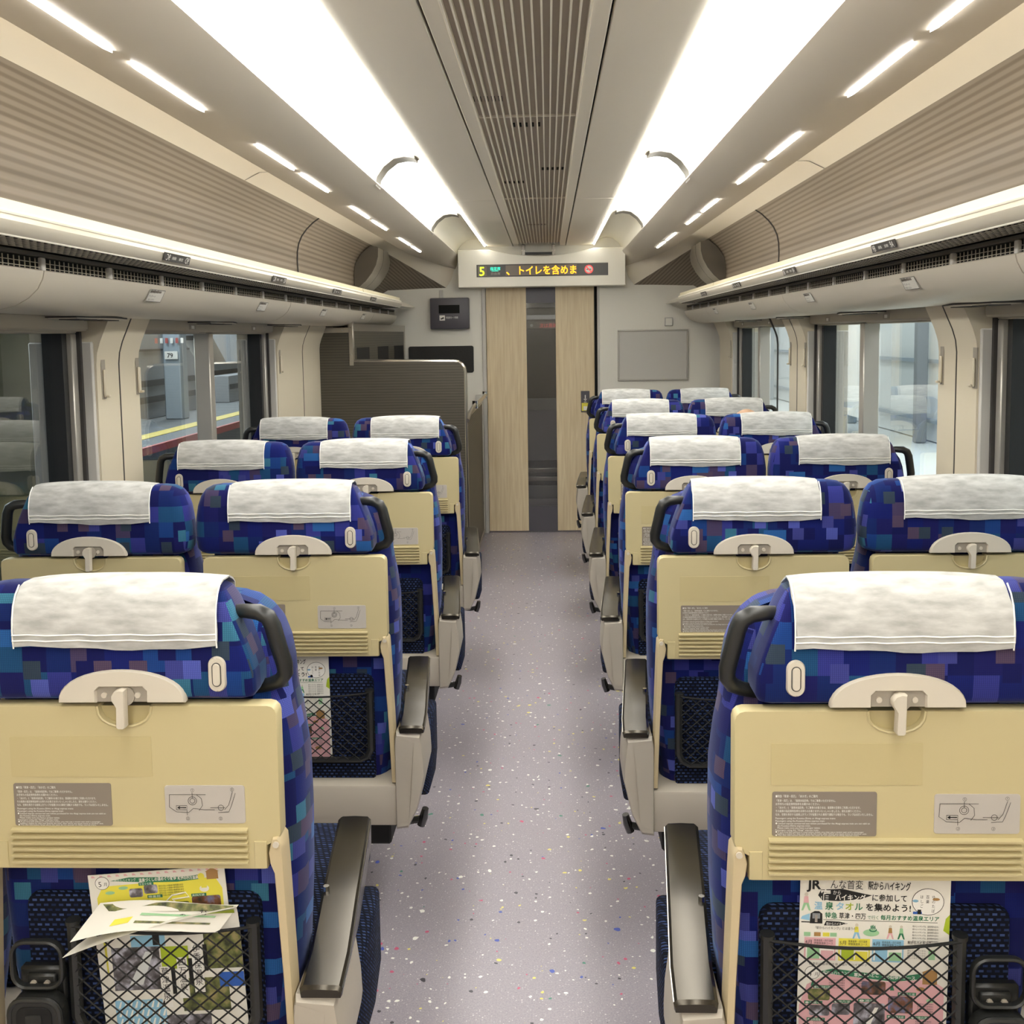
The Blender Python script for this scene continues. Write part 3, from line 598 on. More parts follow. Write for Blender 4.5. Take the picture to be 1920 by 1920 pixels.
mb.build('frame', t); MB().box(-.25, .25, -.008, 0, -.178, .178, 'wallg').build('backing', t)
t = empty('wall_speaker', (.955, YE, 1.585), label='small square grey switch box above the poster frame', cat='switch box')
MB().box(-.03, .03, -.022, 0, -.032, .032, 'wallg', .004).build('case', t); MB().box(-.022, .022, -.0235, -.022, -.024, .024, 'endw').build('cover', t)

# ---- luggage storage partition, left
t = empty('luggage_storage', (-.8, 6.05, 0), label='dark striped luggage partition with rounded aluminium edge behind the rearmost left seats', cat='luggage storage')
r = .06; pl = [(-.50, .12), (.36, .12), (.36, 1.35-r)]+[(.36-r+r*math.cos(a), 1.35-r+r*math.sin(a)) for a in (math.pi/8, math.pi/4, 3*math.pi/8)]+[(.36-r, 1.35), (-.31, 1.36), (-.31, 1.555), (-.50, 1.555)]
MB().plate(pl, 0, .03, .002, 'lamin').build('partition_panel', t)
mb = MB(); e = [(.362, .12), (.362, 1.35-r)]+[(.362-r+r*math.cos(a), 1.352-r+r*math.sin(a)) for a in (math.pi/8, math.pi/4, 3*math.pi/8)]+[(.36-r, 1.352), (-.31, 1.362)]
mb.tube([(x, .015, z) for x, z in e], .012, 'steel', 8, sy=1.5); mb.box(-.322, -.296, -.006, .036, 1.335, 1.60, 'steel', .002); mb.box(-.50, -.31, -.004, .03, 1.53, 1.562, 'steel', .002)
for x, z in ((-.47, 1.543), (-.36, 1.546), (-.31, 1.56), (-.31, 1.4)): mb.cyl((x, -.004, z), (x, -.008, z), .004, 'chrome', 8)
mb.build('metal_edge', t)
# side screen with metal frame running to the end wall
def sp(u, z, o=0): return (-.33+.10*u+o, .03+1.60*u, z)
mb = MB()
def slab(mb, u0, u1, z0, z1, mt, th=.012, off=0): 
    vs = [sp(u, z, o) for u in (u0, u1) for z in (z0, z1) for o in (off, off+th)]
    mb.add(vs, [(0, 1, 3, 2), (4, 6, 7, 5), (0, 4, 5, 1), (2, 3, 7, 6), (0, 2, 6, 4), (1, 5, 7, 3)], mt)
slab(mb, 0, 1, .12, 1.58, 'lamin'); mb.build('side_screen', t)
mb = MB(); slab(mb, 0, 1, 1.54, 1.585, 'steel', .018, -.003); slab(mb, .98, 1, .12, 1.58, 'steel', .018, -.003); mb.build('screen_edge', t)
for u in (.09, .44, .76): mb = MB(); slab(mb, u, u+.2, 1.30, 1.44, 'blackm', .0015, .012); mb.build('painted_window_reflection', t)  # dark slabs paint the windows' reflections onto the screen
MB().box(.33, .355, .03, 1.63, .04, 1.0, 'lamin', .002).box(.326, .36, .03, 1.63, .995, 1.01, 'steel', .002).build('low_side', t)
mb = MB(); mb.tube([(.37, 0, 1.00), (.372, .2, 1.03), (.375, .5, 1.05), (.378, .62, 1.055)], .013, 'steel', 10); mb.tube([(.378, .62, 1.055), (.385, 1.0, 1.06), (.39, 1.45, 1.07)], .016, 'chrome', 10)
mb.cyl((.345, .35, 1.0), (.372, .35, 1.04), .012, 'steel', 10); mb.cyl((.39, 1.45, 1.05), (.39, 1.45, 1.095), .022, 'chrome', 12); mb.cyl((.378, .6, 1.03), (.378, .6, 1.08), .02, 'chrome', 12)
mb.build('hand_rail', t)
MB().box(.325, .36, .03, 1.62, 0.002, .04, 'steel', .003).build('floor_rail', t)

# ================================================================= SEATS
XO = .24     # half distance between the two seat centres of a pair
def ring_shell(z, w, yb, yf, yq=.11):
    """horizontal section of the back shell: flat rear yb, bolsters reaching w at yq, front yf"""
    wb = w-.022
    P = [(-wb+.012, yb), (-wb*.5, yb), (0, yb), (wb*.5, yb), (wb-.012, yb), (wb, yb+.006), (wb+.012, yb+.022), (w-.002, yq-.03), (w, yq+.02), (w-.012, yf-.008), (w-.035, yf), (w-.07, yf-.012), (w*.5, yf-.035), (0, yf-.04)]
    Q = P+[(-x, y) for x, y in reversed(P[5:-1])]
    return [(x, y, z) for x, y in Q]
def seat_parts(o):
    """meshes of one seat back; o=+1 when its outer (handle) side is +x"""
    out = []
    # ---- shell
    mb = MB(); zs = [(.40, .195, .045, .17), (.50, .210, .04, .175), (.587, .221, .04, .18), (.70, .228, .04, .18), (.80, .230, .04, .18), (.884, .229, .04, .18), (.94, .222, .04, .18), (.97, .216, .041, .178), (.995, .213, .05, .176), (1.03, .211, .058, .172), (1.06, .206, .06, .17), (1.085, .197, .063, .167), (1.103, .184, .067, .163), (1.118, .166, .074, .156), (1.128, .14, .086, .144)]
    mb.loft([ring_shell(z, w, a, b) for z, w, a, b in zs], 'fabric')
    out.append(('seat_back', mb, None))
    # ---- headrest
    mb = MB(); R = []
    for z, xo, xi, y0, y1, q in [(1.002, .170, .215, .012, .06, .012), (1.006, .180, .226, .004, .07, .014), (1.015, .185, .233, .0, .078, .016), (1.04, .184, .236, -.002, .08, .016), (1.065, .177, .236, -.002, .08, .016), (1.09, .168, .233, -.001, .08, .016), (1.115, .158, .229, .001, .08, .016), (1.138, .149, .222, .006, .078, .016), (1.152, .141, .212, .014, .073, .016), (1.160, .130, .197, .025, .065, .015), (1.163, .112, .178, .035, .056, .01)]:
        a, b = (-xi, xo) if o > 0 else (-xo, xi)
        ri = q+.016; rs = (ri, q*.75, q, ri) if o > 0 else (q*.75, ri, ri, q)
        rs = tuple(min(v, (y1-y0)*.48) for v in rs)
        R.append([(x, y, z) for x, y in rrect(a, b, y0, y1, q, 4, rs)])
    # start the outline at the middle of the rear face so that the pattern runs evenly
    mb.loft(R, 'fabric'); out.append(('headrest', mb, None))
    # ---- white cover over the headrest
    mb = MB(); xs = [-.142+.284*i/12-.006*o for i in range(13)]
    path = [(-.0045, 1.079), (-.006, 1.09), (-.006, 1.105), (-.0045, 1.12), (0, 1.138), (.008, 1.152), (.02, 1.163), (.034, 1.1685), (.055, 1.169), (.07, 1.162), (.082, 1.15), (.0865, 1.13), (.0865, 1.08)]
    vs = []; fs = []; nP = len(path)
    for k, off in ((0, 0), (1, .002)):
        for i, x in enumerate(xs):
            for j, (y, z) in enumerate(path):
                wv = .0012*math.sin(i*1.7+j)+(.003*math.sin(i*.5+1) if j == 0 else 0)
                crown = -.006*(abs(x)/.142)**3 if 4 < j < 10 else 0
                vs.append((x+(.002*math.sin(j*.9) if i in (0, 12) else 0), y+wv*.4*(-1)-(off if j < 8 else -off), z+crown+(wv if j == 0 else 0)+(off if 5 <= j <= 9 else 0)))
    N = len(xs)*nP
    for k in (0, 1):
        for i in range(len(xs)-1):
            for j in range(nP-1): a = k*N+i*nP+j; fs.append((a, a+1, a+nP+1, a+nP))
    for i in range(len(xs)-1):
        for j in (0, nP-1): a = i*nP+j; fs.append((a, a+nP, N+a+nP, N+a))
    for j in range(nP-1):
        for i in (0, len(xs)-1): a = i*nP+j; fs.append((a, a+1, N+a+1, N+a))
    mb.add(vs, fs, 'cover')
    for z in (1.0905, 1.0985): mb.tube([(x, -.0095, z+.0008*math.sin(i*2.1)) for i, x in enumerate(xs)], .0011, 'seam', 4)
    mb.tube([(xs[0], y-.002, z) for y, z in path[:7]], .0012, 'seam', 4); mb.tube([(xs[-1], y-.002, z) for y, z in path[:7]], .0012, 'seam', 4)
    out.append(('headrest_cover', mb, None))
    # ---- grab handle
    mb = MB(); A = [(.140, .040, 1.118), (.165, .030, 1.121), (.186, .027, 1.120), (.199, .027, 1.113), (.205, .028, 1.100), (.211, .032, 1.070), (.217, .038, 1.042), (.217, .041, 1.028), (.209, .044, 1.016), (.194, .048, 1.009), (.172, .055, 1.003)]
    mb.tube([(o*x, y, z) for x, y, z in A], [.009, .010, .0115, .012, .012, .012, .012, .0115, .011, .010, .010], 'black', 10)
    mb.tube([(o*.150, .036, 1.112), (o*.160, .042, 1.07), (o*.172, .05, 1.01)], .006, 'blackm', 8); out.append(('grab_handle', mb, None))
    # ---- coat button
    mb = MB(); kx = o*.134; mb.plate([(kx+x, z) for x, z in rrect(-.0125, .0125, 1.016, 1.066, .0125, 6)], -.006, .006, .003, 'plast')
    mb.plate([(kx+x, z) for x, z in rrect(-.0065, .0065, 1.024, 1.058, .0065, 5)], -.0068, -.004, .0004, 'ink'); mb.plate([(kx+x, z) for x, z in rrect(-.0054, .0054, 1.025, 1.057, .0054, 5)], -.0085, -.005, .002, 'plast'); out.append(('coat_button', mb, None))
    # ---- latch plate (dome shape with a square opening)
    def dome(w, h, z0, k=20): return [(w*math.cos(math.pi*i/k), z0+h*math.sin(math.pi*i/k)**.85) for i in range(k+1)]
    dm = [(x*1.0, z) for x, z in dome(.089, .046, 1.002)]
    dm = [(.089, 1.002)]+[(math.copysign(min(abs(x), .089), x), z) for x, z in dm[1:-1]]+[(-.089, 1.002)]
    hole = [(-.0355, 1.002), (-.0355, 1.019), (-.030, 1.0245), (.030, 1.0245), (.0355, 1.019), (.0355, 1.002)]
    mb = MB(); mb.plate(dm+hole, -.009, .004, .003, 'plast'); mb.plate([(-.036, 1.002), (.036, 1.002), (.036, 1.026), (-.036, 1.026)], -.003, .003, .0005, 'plast2')
    for x in (-.025, .022): mb.cyl((x, -.003, 1.012), (x, -.006, 1.012), .004, 'plast', 10)
    mb.cyl((.004, -.003, 1.011), (.004, -.0055, 1.011), .014, 'plast2', 20); out.append(('latch_plate', mb, None))
    mb = MB(); hd = [(.0075+0*0, .968)]; L = [(-.0055, .9705), (-.003, .9675), (.005, .9675), (.0075, .970), (.0085, 1.0225), (.001, 1.0235), (-.006, 1.021), (-.0105, 1.015), (-.0105, 1.008), (-.007, 1.0025), (-.0045, .998)]
    mb.plate(L, -.018, -.006, .0025, 'plast'); mb.cyl((0, -.008, 1.012), (0, 0, 1.012), .005, 'plast', 10); out.append(('tray_latch', mb, None))
    # ---- tray table
    tw = .2145
    def notch(w, d, zt, k=10): return [(w*math.cos(math.pi*i/k), zt-d*math.sin(math.pi*i/k)**.8) for i in range(k+1)]
    nt_ = notch(.037, .030, .996)
    body = [(-.190, .758), (.190, .758), (.193, .761), (.193, .792), (.204, .798), (.2125, .806), (tw, .812)]+[(tw-.014+.014*math.cos(a), .996-.014+.014*math.sin(a)) for a in (0, math.pi/6, math.pi/3, math.pi/2)]+nt_+[(-tw+.014-.014*math.sin(a), .996-.014+.014*math.cos(a)) for a in (0, math.pi/6, math.pi/3, math.pi/2)]+[(-tw, .812), (-.2125, .806), (-.204, .798), (-.193, .792), (-.193, .761)]
    mb = MB(); mb.plate(body, 0, .024, .003, 'tray'); mb.box(-.04, .04, .010, .024, .955, .992, 'tray2')  # notch back plate in darker cream, painting the shade of the recess
    mb.tube([(x*1.04, .0, z-.001) for x, z in nt_], .0022, 'tray', 6)
    for i in range(6):
        z = .771+i*.0092; mb.add([(x, y, z+d_) for x in (-.168, .168) for y, d_ in ((.001, -.0030), (-.0072, -.0016), (-.0072, .0010), (.001, .0028))], [(0, 1, 5, 4), (1, 2, 6, 5), (2, 3, 7, 6), (0, 3, 2, 1), (4, 5, 6, 7)], 'tray')
    for s2 in (-1, 1): mb.plate([(s2*.1755, .760), (s2*.1935, .760), (s2*.1935, .800), (s2*.1755, .800)], -.0015, .01, .0015, 'tray')
    out.append(('tray_table', mb, None))
    mb = MB(); mb.plate(rrect(-.165, .036, .893, .951, .001, 1), -.0007, .001, .0003, 'tray2'); out.append(('adhesive_mark', mb, 'faint rectangle where a label was removed'))
    # ---- info sticker
    mb = MB(); mb.plate(rrect(-.163, -.024, .822, .884, .003, 3), -.0012, .001, .0003, 'info'); y = -.00135; x0 = -.159
    lines = [(.8765, .0042, '■特急「草津・四万」「あかぎ」のご案内', .056), (.8705, .0038, '「草津・四万」は、「座席未指定券」ではご乗車いただけません。', .080), (.8658, .0038, 'お手持ちの指定席特急券をお確かめください。', .059), (.8608, .0038, '・「あかぎ」と「座席未指定券」でご乗車のお客さまは、普通車の空席をご利用いただけます。', .113), (.8560, .0038, 'その座席の指定席特急券をお持ちのお客さまがいらっしゃいましたら、席をお譲りください。', .114), (.8512, .0038, 'なお、空席を表示する座席上方ランプが設置された車両で運転する場合でも、ランプは点灯いたしません。', .130),
             (.8462, .0034, 'Passengers using the Kusatsu-Shima or Akagi express trains', .080), (.8425, .0034, 'Passengers using the Kusatsu-Shima express train:', .066), (.8390, .0032, '● Limited express unreserved seat tickets purchased for the Akagi express train are not valid on', .126), (.8358, .0032, '   the Kusatsu-Shima express train.', .047), (.8328, .0032, '   Please make sure you have a proper ticket.', .06),
             (.8298, .0030, 'Passengers using the "Akagi" express train:', .058), (.8272, .0028, '● If you boarded without a reservation ticket, you may use a vacant seat until a passenger', .118), (.8247, .0028, '   holding a ticket for that seat boards the train, after which you must move to another seat.', .122), (.8226, .0026, '● The seat information lamps above the seats do not operate on Akagi express trains.', .112)]
    for z, h, tx, wd in lines: mb.text(tx, (x0, y, z), h, 'white', width=wd)
    out.append(('notice_sticker', mb, 'grey-brown printed notice sticker'))
    # ---- diagram sticker
    mb = MB(); mb.plate(rrect(.052, .165, .826, .881, .004, 4), -.0012, .001, .0003, 'diag'); y = -.0016
    th = .00035
    def ln(pts): mb.tube([(x, y, z) for x, z in pts], th, 'ink', 3)
    ln([(.059, .868), (.058, .850), (.068, .843), (.085, .842), (.092, .848), (.108, .846), (.122, .846)]); ln([(.059, .868), (.11, .868)])
    for rr in (.0035, .006): ln([(.091+rr*math.cos(a*math.pi/8), .859+rr*math.sin(a*math.pi/8)) for a in range(17)])
    ln([(.097, .868), (.104, .862), (.105, .852), (.10, .845)]); ln([(.068, .846), (.083, .846), (.083, .852), (.068, .852), (.068, .846)]); mb.box(.073, .082, y-.0002, y, .8485, .8497, 'inkb'); mb.add([(.069, y, .849), (.073, y, .8515), (.073, y, .8465)], [(0, 1, 2)], 'inkb', smooth=False)
    ln([(.116, .849), (.137, .849)]); ln([(.127, .842), (.142, .843), (.146, .852), (.152, .870)]); ln([(.148, .872), (.145, .862), (.142, .853), (.136, .846)]); ln([(.131+.004*math.cos(a*math.pi/5), .849+.004*math.sin(a*math.pi/5)) for a in range(11)]); ln([(.091, .862), (.091, .871)]); ln([(.083, .845), (.083, .838)])
    for tx, x, z in (('①', .0885, .872), ('②', .0805, .831), ('①', .1445, .873), ('②', .127, .831)): mb.text(tx, (x, y, z), .0062, 'ink')
    out.append(('diagram_sticker', mb, 'light grey sticker with line drawing of the latch'))
    # ---- tray arms
    for s2 in (-1, 1):
        mb = MB(); mb.plate([(s2*x, z) for x, z in ((.2005, .80), (.203, .806), (.210, .807), (.2155, .800), (.2165, .785), (.2175, .765), (.2235, .60), (.228, .455), (.216, .455), (.211, .60), (.2035, .755), (.1985, .768), (.1965, .785))], -.006, .032, .003, 'arm'); mb.cyl((s2*.208, -.0085, .798), (s2*.208, 0, .798), .0045, 'plast', 10)
        out.append(('tray_arm', mb, None))
    # ---- woven lower panel
    mb = MB(); mb.plate(rrect(-.172, .172, .44, .705, .02, 4), .030, .045, .005, 'woven'); out.append(('woven_panel', mb, None))
    # ---- net frame and net
    xa, xb = sorted((o*.165, -o*.097))
    mb = MB(); fr = [(xa, .67), (xa, .53), (xa+.008, .512), (xa+.025, .503), (xb-.025, .503), (xb-.008, .512), (xb, .53), (xb, .67)]
    mb.tube([(x, .016, z) for x, z in fr], [.009, .009, .008, .007, .007, .008, .009, .009], 'black', 8)
    for x in (xa, xb): mb.cyl((x, .016, .668), (x, .016, .674), .0105, 'black', 12)
    for x, z in ((xa, .65), (xb, .65), (xa+.02, .505), (xb-.02, .505)): mb.cyl((x, .016, z), (x, .034, z), .005, 'black', 8)
    out.append(('net_frame', mb, None))
    mb = MB(); topz = lambda x: .668-.009*(1-((x-(xa+xb)/2)/((xb-xa)/2))**2)
    mb.tube([(xa+(xb-xa)*i/12, .009-.003*math.sin(math.pi*i/12), topz(xa+(xb-xa)*i/12)) for i in range(13)], .0022, 'blackm', 6)
    dx, dz = .0262, .0225; z0 = .506
    for sg in (1, -1):
        for i in range(-8, 12):
            P = []
            for j in range(0, 20):
                x = xa+i*dx+j*dx/2 if sg > 0 else xb-i*dx-j*dx/2; z = z0+j*dz/2
                if xa-.001 <= x <= xb+.001 and z <= topz(min(max(x, xa), xb))+.002: P.append((x, .010-.004*math.sin(math.pi*(x-xa)/(xb-xa))+.0006*math.sin(i+j), z))
            if len(P) > 1: mb.tube(P, .0013, 'blackm', 4)
    out.append(('pocket_net', mb, None))
    # ---- folding cup holder
    mb = MB(); cx = -o*.147
    def ringp(cx, cz, w, h, y, r, k=5): return [(cx+x, y, cz+z) for x, z in rrect(-w, w, -h, h, r, k)]
    mb.tube(ringp(cx, .612, .036, .034, .006, .02), .0035, 'black', 8, closed=True, sy=1.8)
    mb.box(cx-.022, cx+.022, .012, .036, .565, .592, 'black', .003); mb.box(cx-.034, cx+.034, .018, .034, .50, .60, 'black', .004)
    mb.plate([(cx+x, z) for x, z in rrect(-.038, .038, .496, .570, .022, 6)], -.012, .012, .006, 'black'); mb.plate([(cx+x, z) for x, z in rrect(-.026, .026, .507, .559, .014, 5)], -.0135, -.010, .001, 'blackm')
    mb.tube(ringp(cx, .533, .036, .035, -.010, .021), .0045, 'black', 8, closed=True)
    mb.plate([(cx+x, z) for x, z in rrect(-.012, .012, .515, .548, .004, 3)], -.0150, -.012, .001, 'black')
    for x in (-.01, .01): mb.cyl((cx+x, .008, .58), (cx+x, .013, .58), .0045, 'plast2', 8)
    out.append(('cup_holder', mb, None))
    # ---- seat cushion
    return out
PARTS = {}
for o in (1, -1): PARTS[o] = [(n_, mb.mesh(n_), lab) for n_, mb, lab in seat_parts(o)]
def base_parts(s):
    """parts shared by a pair; s=+1 when the aisle is at +x. local origin on the floor between the seats"""
    out = []
    mb = MB(); a, b = sorted((-s*.455, s*.470)); mb.box(a, b, -.012, .40, .352, .452, 'base', .008, 2); out.append(('base_panel', mb))
    for x in (-XO, XO):
        mb = MB(); mb.loft([[(x+q[0], q[1], z) for q in rrect(-w, w, .19+i_, .64-i_, .04, 4)] for z, w, i_ in ((.44, .215, .01), (.455, .225, 0), (.49, .228, 0), (.51, .222, .006), (.52, .205, .02))], 'woven'); out.append(('seat_cushion', mb))
    # aisle side end cover, polygonal, then side pad and armrest cap
    mb = MB()
    P = [(.466, .346), (.494, .350), (.516, .395), (.536, .480), (.534, .525), (.527, .578), (.470, .583), (.466, .56)]
    R = []
    for y, k in ((-.020, .93), (-.012, 1), (.06, 1), (.12, .985), (.15, .90)): R.append([(s*(.50+(x-.50)*k), y, .47+(z-.47)*k) for x, z in P])
    mb.loft(R, 'base')
    mb.add([(s*x, y, z) for x, y, z in ((.470, -.0205, .572), (.512, -.0205, .560), (.505, -.026, .47), (.497, -.0205, .37), (.470, -.0205, .365))], [(0, 1, 2, 3, 4)], 'base')
    out.append(('side_cover', mb))
    mb = MB(); mb.loft([[(s*x, y, z) for x, z in rrect(.475, w_, z0, z1, .012, 3)] for y, z0, z1, w_ in ((.13, .37, .48, .512), (.16, .35, .50, .524), (.30, .345, .51, .524), (.40, .36, .51, .518), (.43, .38, .49, .505))], 'woven'); out.append(('side_pad', mb))
    mb = MB(); R = []
    for y, zt, k, h0 in ((-.020, .594, .94, .012), (-.016, .599, 1, .015), (.06, .601, 1, .018), (.12, .604, 1, .03), (.20, .610, 1, .05), (.45, .616, 1, .055), (.462, .612, .92, .05)):
        cx = .507-.040*max(0, (y-.02)/.43); hw = .0295*k
        R.append([(s*x, y, z) for x, z in [(cx-hw, zt-h0), (cx+hw, zt-h0), (cx+hw+.001, zt-.006), (cx+hw-.004, zt-.001), (cx, zt), (cx-hw+.004, zt-.001), (cx-hw-.001, zt-.006)]])
    mb.loft(R, 'capm'); mb.tube([(s*(.507+.0298-.040*max(0, (y-.02)/.43)), y, z) for y, z in ((-.015, .5935), (.06, .5955), (.12, .5985), (.2, .6045), (.45, .6105))], .0011, 'steel', 5); out.append(('armrest', mb))
    mb = MB(); mb.box(s*.468, s*.474, .17, .23, .585, .60, 'chrome', .002); mb.cyl((s*.466, .21, .60), (s*.466, .21, .617), .005, 'chrome', 8); out.append(('recline_button', mb))
    mb = MB(); mb.box(-.44, .44, .06, .42, .27, .352, 'blackm', .005); mb.box(-.38, .38, .0, .30, .295, .352, 'blackm', .005); mb.loft([[(x, y, z) for x, y in rrect(-a_, a_, .12, .42, .03, 3)] for z, a_ in ((0.001, .22), (.03, .22), (.05, .12), (.27, .14))], 'blackm'); out.append(('pedestal', mb))
    mb = MB(); mb.tube([(s*.44, .06, .338), (s*.49, .05, .336), (s*.518, .045, .343)], .009, 'black', 8); mb.tube([(s*.516, .045, .328), (s*.523, .043, .350), (s*.528, .040, .372)], [.010, .011, .008], 'gloss', 10); out.append(('rotation_pedal', mb))
    # armrest between the two seats
    mb = MB(); mb.box(-.016, .016, .19, .52, .56, .60, 'capm', .006, 2); mb.box(-.012, .012, .20, .26, .44, .56, 'base', .004); out.append(('centre_armrest', mb))
    return out
BPARTS = {s: [(n_, mb.mesh(n_)) for n_, mb in base_parts(s)] for s in (1, -1)}
def link(name, me, parent, loc=(0, 0, 0)):
    ob = bpy.data.objects.new(name, me); COL.objects.link(ob); ob.parent = parent; ob.location = loc; return ob
def make_pair(aisle):
    root = empty('double_seat')
    for n_, me in BPARTS[aisle]: link(n_, me, root)
    for x, o in ((aisle*XO, aisle), (-aisle*XO, -aisle)):
        bk = None
        for n_, me, lab in PARTS[o]:
            if n_ == 'seat_back': bk = link(n_, me, root, (x, 0, 0)); bk['label'] = 'aisle side seat back' if o == aisle else 'window side seat back'
            else:
                q = link(n_, me, bk)
                if lab: q['label'] = lab
    return root
LROWS = [1.364, 2.32, 3.28, 4.24]; RROWS = [1.339, 2.29, 3.25, 4.21, 5.17, 6.13]
LLAB = ['nearest left pair of blue patchwork train seats with brochures in its net pocket', 'second left pair of blue patchwork seats, a white leaflet behind its aisle side net', 'third left pair of blue patchwork seats, just in front of the rearmost left pair', 'rearmost left pair of blue patchwork seats, directly before the dark striped partition']
RLAB = ['nearest right pair of blue patchwork train seats with a hiking leaflet in the net', 'second right pair of blue patchwork seats, its nets empty', 'third right pair of blue patchwork seats, right behind the bald passenger row', 'fourth right pair of blue patchwork seats where the bald passenger sits', 'fifth right pair of blue patchwork seats, just beyond the bald passenger', 'rearmost right pair of blue patchwork seats, closest to the poster frame']
for aisle, X, rows, labs in ((1, -.78, LROWS, LLAB), (-1, .7525, RROWS, RLAB)):
    proto = make_pair(aisle)
    for i, (y, lb) in enumerate(zip(rows, labs)):
        r_ = proto if i == 0 else copy_tree(proto)
        r_.location = (X, y, 0); tag(r_, lb, 'double seat', 'double train seats in rows')

# ================================================================= LEAFLETS IN THE NETS
def rect(mb, x0, x1, z0, z1, mt, lay=1): mb.add([(x0, -.0001*lay, z0), (x1, -.0001*lay, z0), (x1, -.0001*lay, z1), (x0, -.0001*lay, z1)], [(0, 1, 2, 3)], mt, smooth=False)
def ell(mb, cx, cz, a, b, mt, lay=1, k=20): mb.add([(cx+a*math.cos(2*math.pi*i/k), -.0001*lay, cz+b*math.sin(2*math.pi*i/k)) for i in range(k)], [tuple(range(k))], mt, smooth=False)
def hiker(mb, x, z, h, c1, c2):
    ell(mb, x, z+h*.88, h*.10, h*.11, 'plast', 5); mb.add([(x-h*.14, -.0005, z+h*.42), (x+h*.14, -.0005, z+h*.42), (x+h*.10, -.0005, z+h*.78), (x-h*.10, -.0005, z+h*.78)], [(0, 1, 2, 3)], c1, smooth=False)
    mb.add([(x-h*.13, -.0005, z+h*.42), (x-h*.25, -.0005, z), (x-h*.15, -.0005, z), (x, -.0005, z+h*.35), (x+h*.15, -.0005, z), (x+h*.25, -.0005, z), (x+h*.13, -.0005, z+h*.42)], [(0, 1, 2, 3), (0, 3, 6), (3, 4, 5, 6)], c2, smooth=False)
def hiking_leaflet():
    """front page about 0.205 wide, origin at the middle of the bottom edge, height .27"""
    mb = MB(); W = .1025; mb.box(-W, W, 0, .0012, .03, .275, 'paper')
    T = lambda s, x, z, h, m, w=None, b=0: mb.text(s, (x, -.0006, z), h, m, width=w, bold=b)
    T('JR', -.092, .256, .018, 'inkb', .018, .03); T('んな首変', -.062, .258, .014, 'inkb', .045); T('駅からハイキング', -.010, .258, .013, 'inkb', .058, .02)
    # hand painted title
    mb.add([(-.078, -.0003, .247), (-.074, -.0003, .255), (-.045, -.0003, .257), (-.016, -.0003, .251), (-.004, -.0003, .249), (-.02, -.0003, .243), (-.05, -.0003, .2395), (-.072, -.0003, .240)], [tuple(range(8))], 'inkb', smooth=False)
    T('宿', -.075, .242, .016, 'white', .014, .03); T('から', -.058, .249, .007, 'white', .011); T('ハイキング', -.055, .2415, .0095, 'white', .042, .02)
    T('に参加して', -.005, .242, .0105, 'inkb', .048, .015)
    for ch, x, m in (('温', -.083, 'lblu'), ('泉', -.068, 'grn'), ('タ', -.054, 'lblu'), ('オ', -.041, 'lime2'), ('ル', -.028, 'grn')): T(ch, x, .228, .012, m, .0115, .02)
    T('を集めよう!', -.013, .228, .0115, 'inkb', .062, .02)
    T('特急', -.068, .2155, .0095, 'grn', .017, .015); T('草津・四万', -.049, .2155, .0095, 'inkb', .037, .01); T('で行く', -.010, .2155, .006, 'grn', .015); T('毎月おすすめ温泉エリア', .008, .2155, .0075, 'grn', .08, .02)
    rect(mb, -.07, .086, .2125, .2131, 'ink', 4)
    # train drawing
    mb.add([(-.0885, -.0003, .207), (-.0875, -.0003, .221), (-.082, -.0003, .2245), (-.076, -.0003, .2245), (-.0715, -.0003, .221), (-.071, -.0003, .207)], [tuple(range(6))], 'inkb', smooth=False); rect(mb, -.085, -.0745, .214, .2215, 'pgrey', 5); rect(mb, -.0815, -.078, .209, .219, 'steel', 6); rect(mb, -.1, -.0885, .208, .2095, 'inkb', 4)
    mb.add([(-.0885, -.0003, .211), (-.101, -.0003, .213), (-.099, -.0003, .217), (-.0885, -.0003, .221)], [(0, 1, 2, 3)], 'lblu', smooth=False)
    mb.add([(-.069, -.0003, .2045), (-.066, -.0003, .211), (-.048, -.0003, .2105), (-.036, -.0003, .208), (-.05, -.0003, .2045)], [tuple(range(5))], 'inkb', smooth=False); T('宿からハイキング', -.066, .2055, .0045, 'white', .028); T('「駅からハイキング」とは違うの？', -.083, .1995, .0045, 'ink', .06)
    for x, m in ((-.096, 'lgrn'), (-.082, 'brn'), (-.07, 'yel'), (-.060, 'lgrn')): rect(mb, x, x+.009, .189, .1945, m, 4)
    hiker(mb, -.024, .187, .022, 'yel', 'lblu'); ell(mb, -.004, .196, .011, .005, 'lgrn', 4); T('♨', -.008, .199, .01, 'grn'); hiker(mb, .022, .188, .020, 'brn', 'pink'); hiker(mb, .037, .188, .020, 'lgrn', 'grn'); hiker(mb, -.094, .225, .026, 'pink', 'lgrn')
    for i in range(6): T('宿からハイキングは、温泉旅館を起点に', .052, .206-i*.0042, .003, 'ink', .036)
    # round logo
    ell(mb, .072, .242, .022, .019, 'ink', 3, 28); ell(mb, .072, .242, .0212, .0182, 'white', 4, 28)
    for tx, x in (('ゆのたば', .077), ('百楽', .069), ('はしご', .061)):
        for i, ch in enumerate(tx): T(ch, x, .247-i*.0065, .0055, 'ink', .0045)
    ell(mb, .083, .246, .005, .002, 'brn', 5); ell(mb, .055, .243, .004, .002, 'lblu', 5); rect(mb, .052, .064, .2245, .228, 'blu', 6); rect(mb, .058, .063, .2245, .231, 'inkb', 7)
    mb.add([(W, -.0003, .225), (.097, -.0003, .219), (.094, -.0003, .202), (W, -.0003, .196)], [(0, 1, 2, 3)], 'lime2', smooth=False)
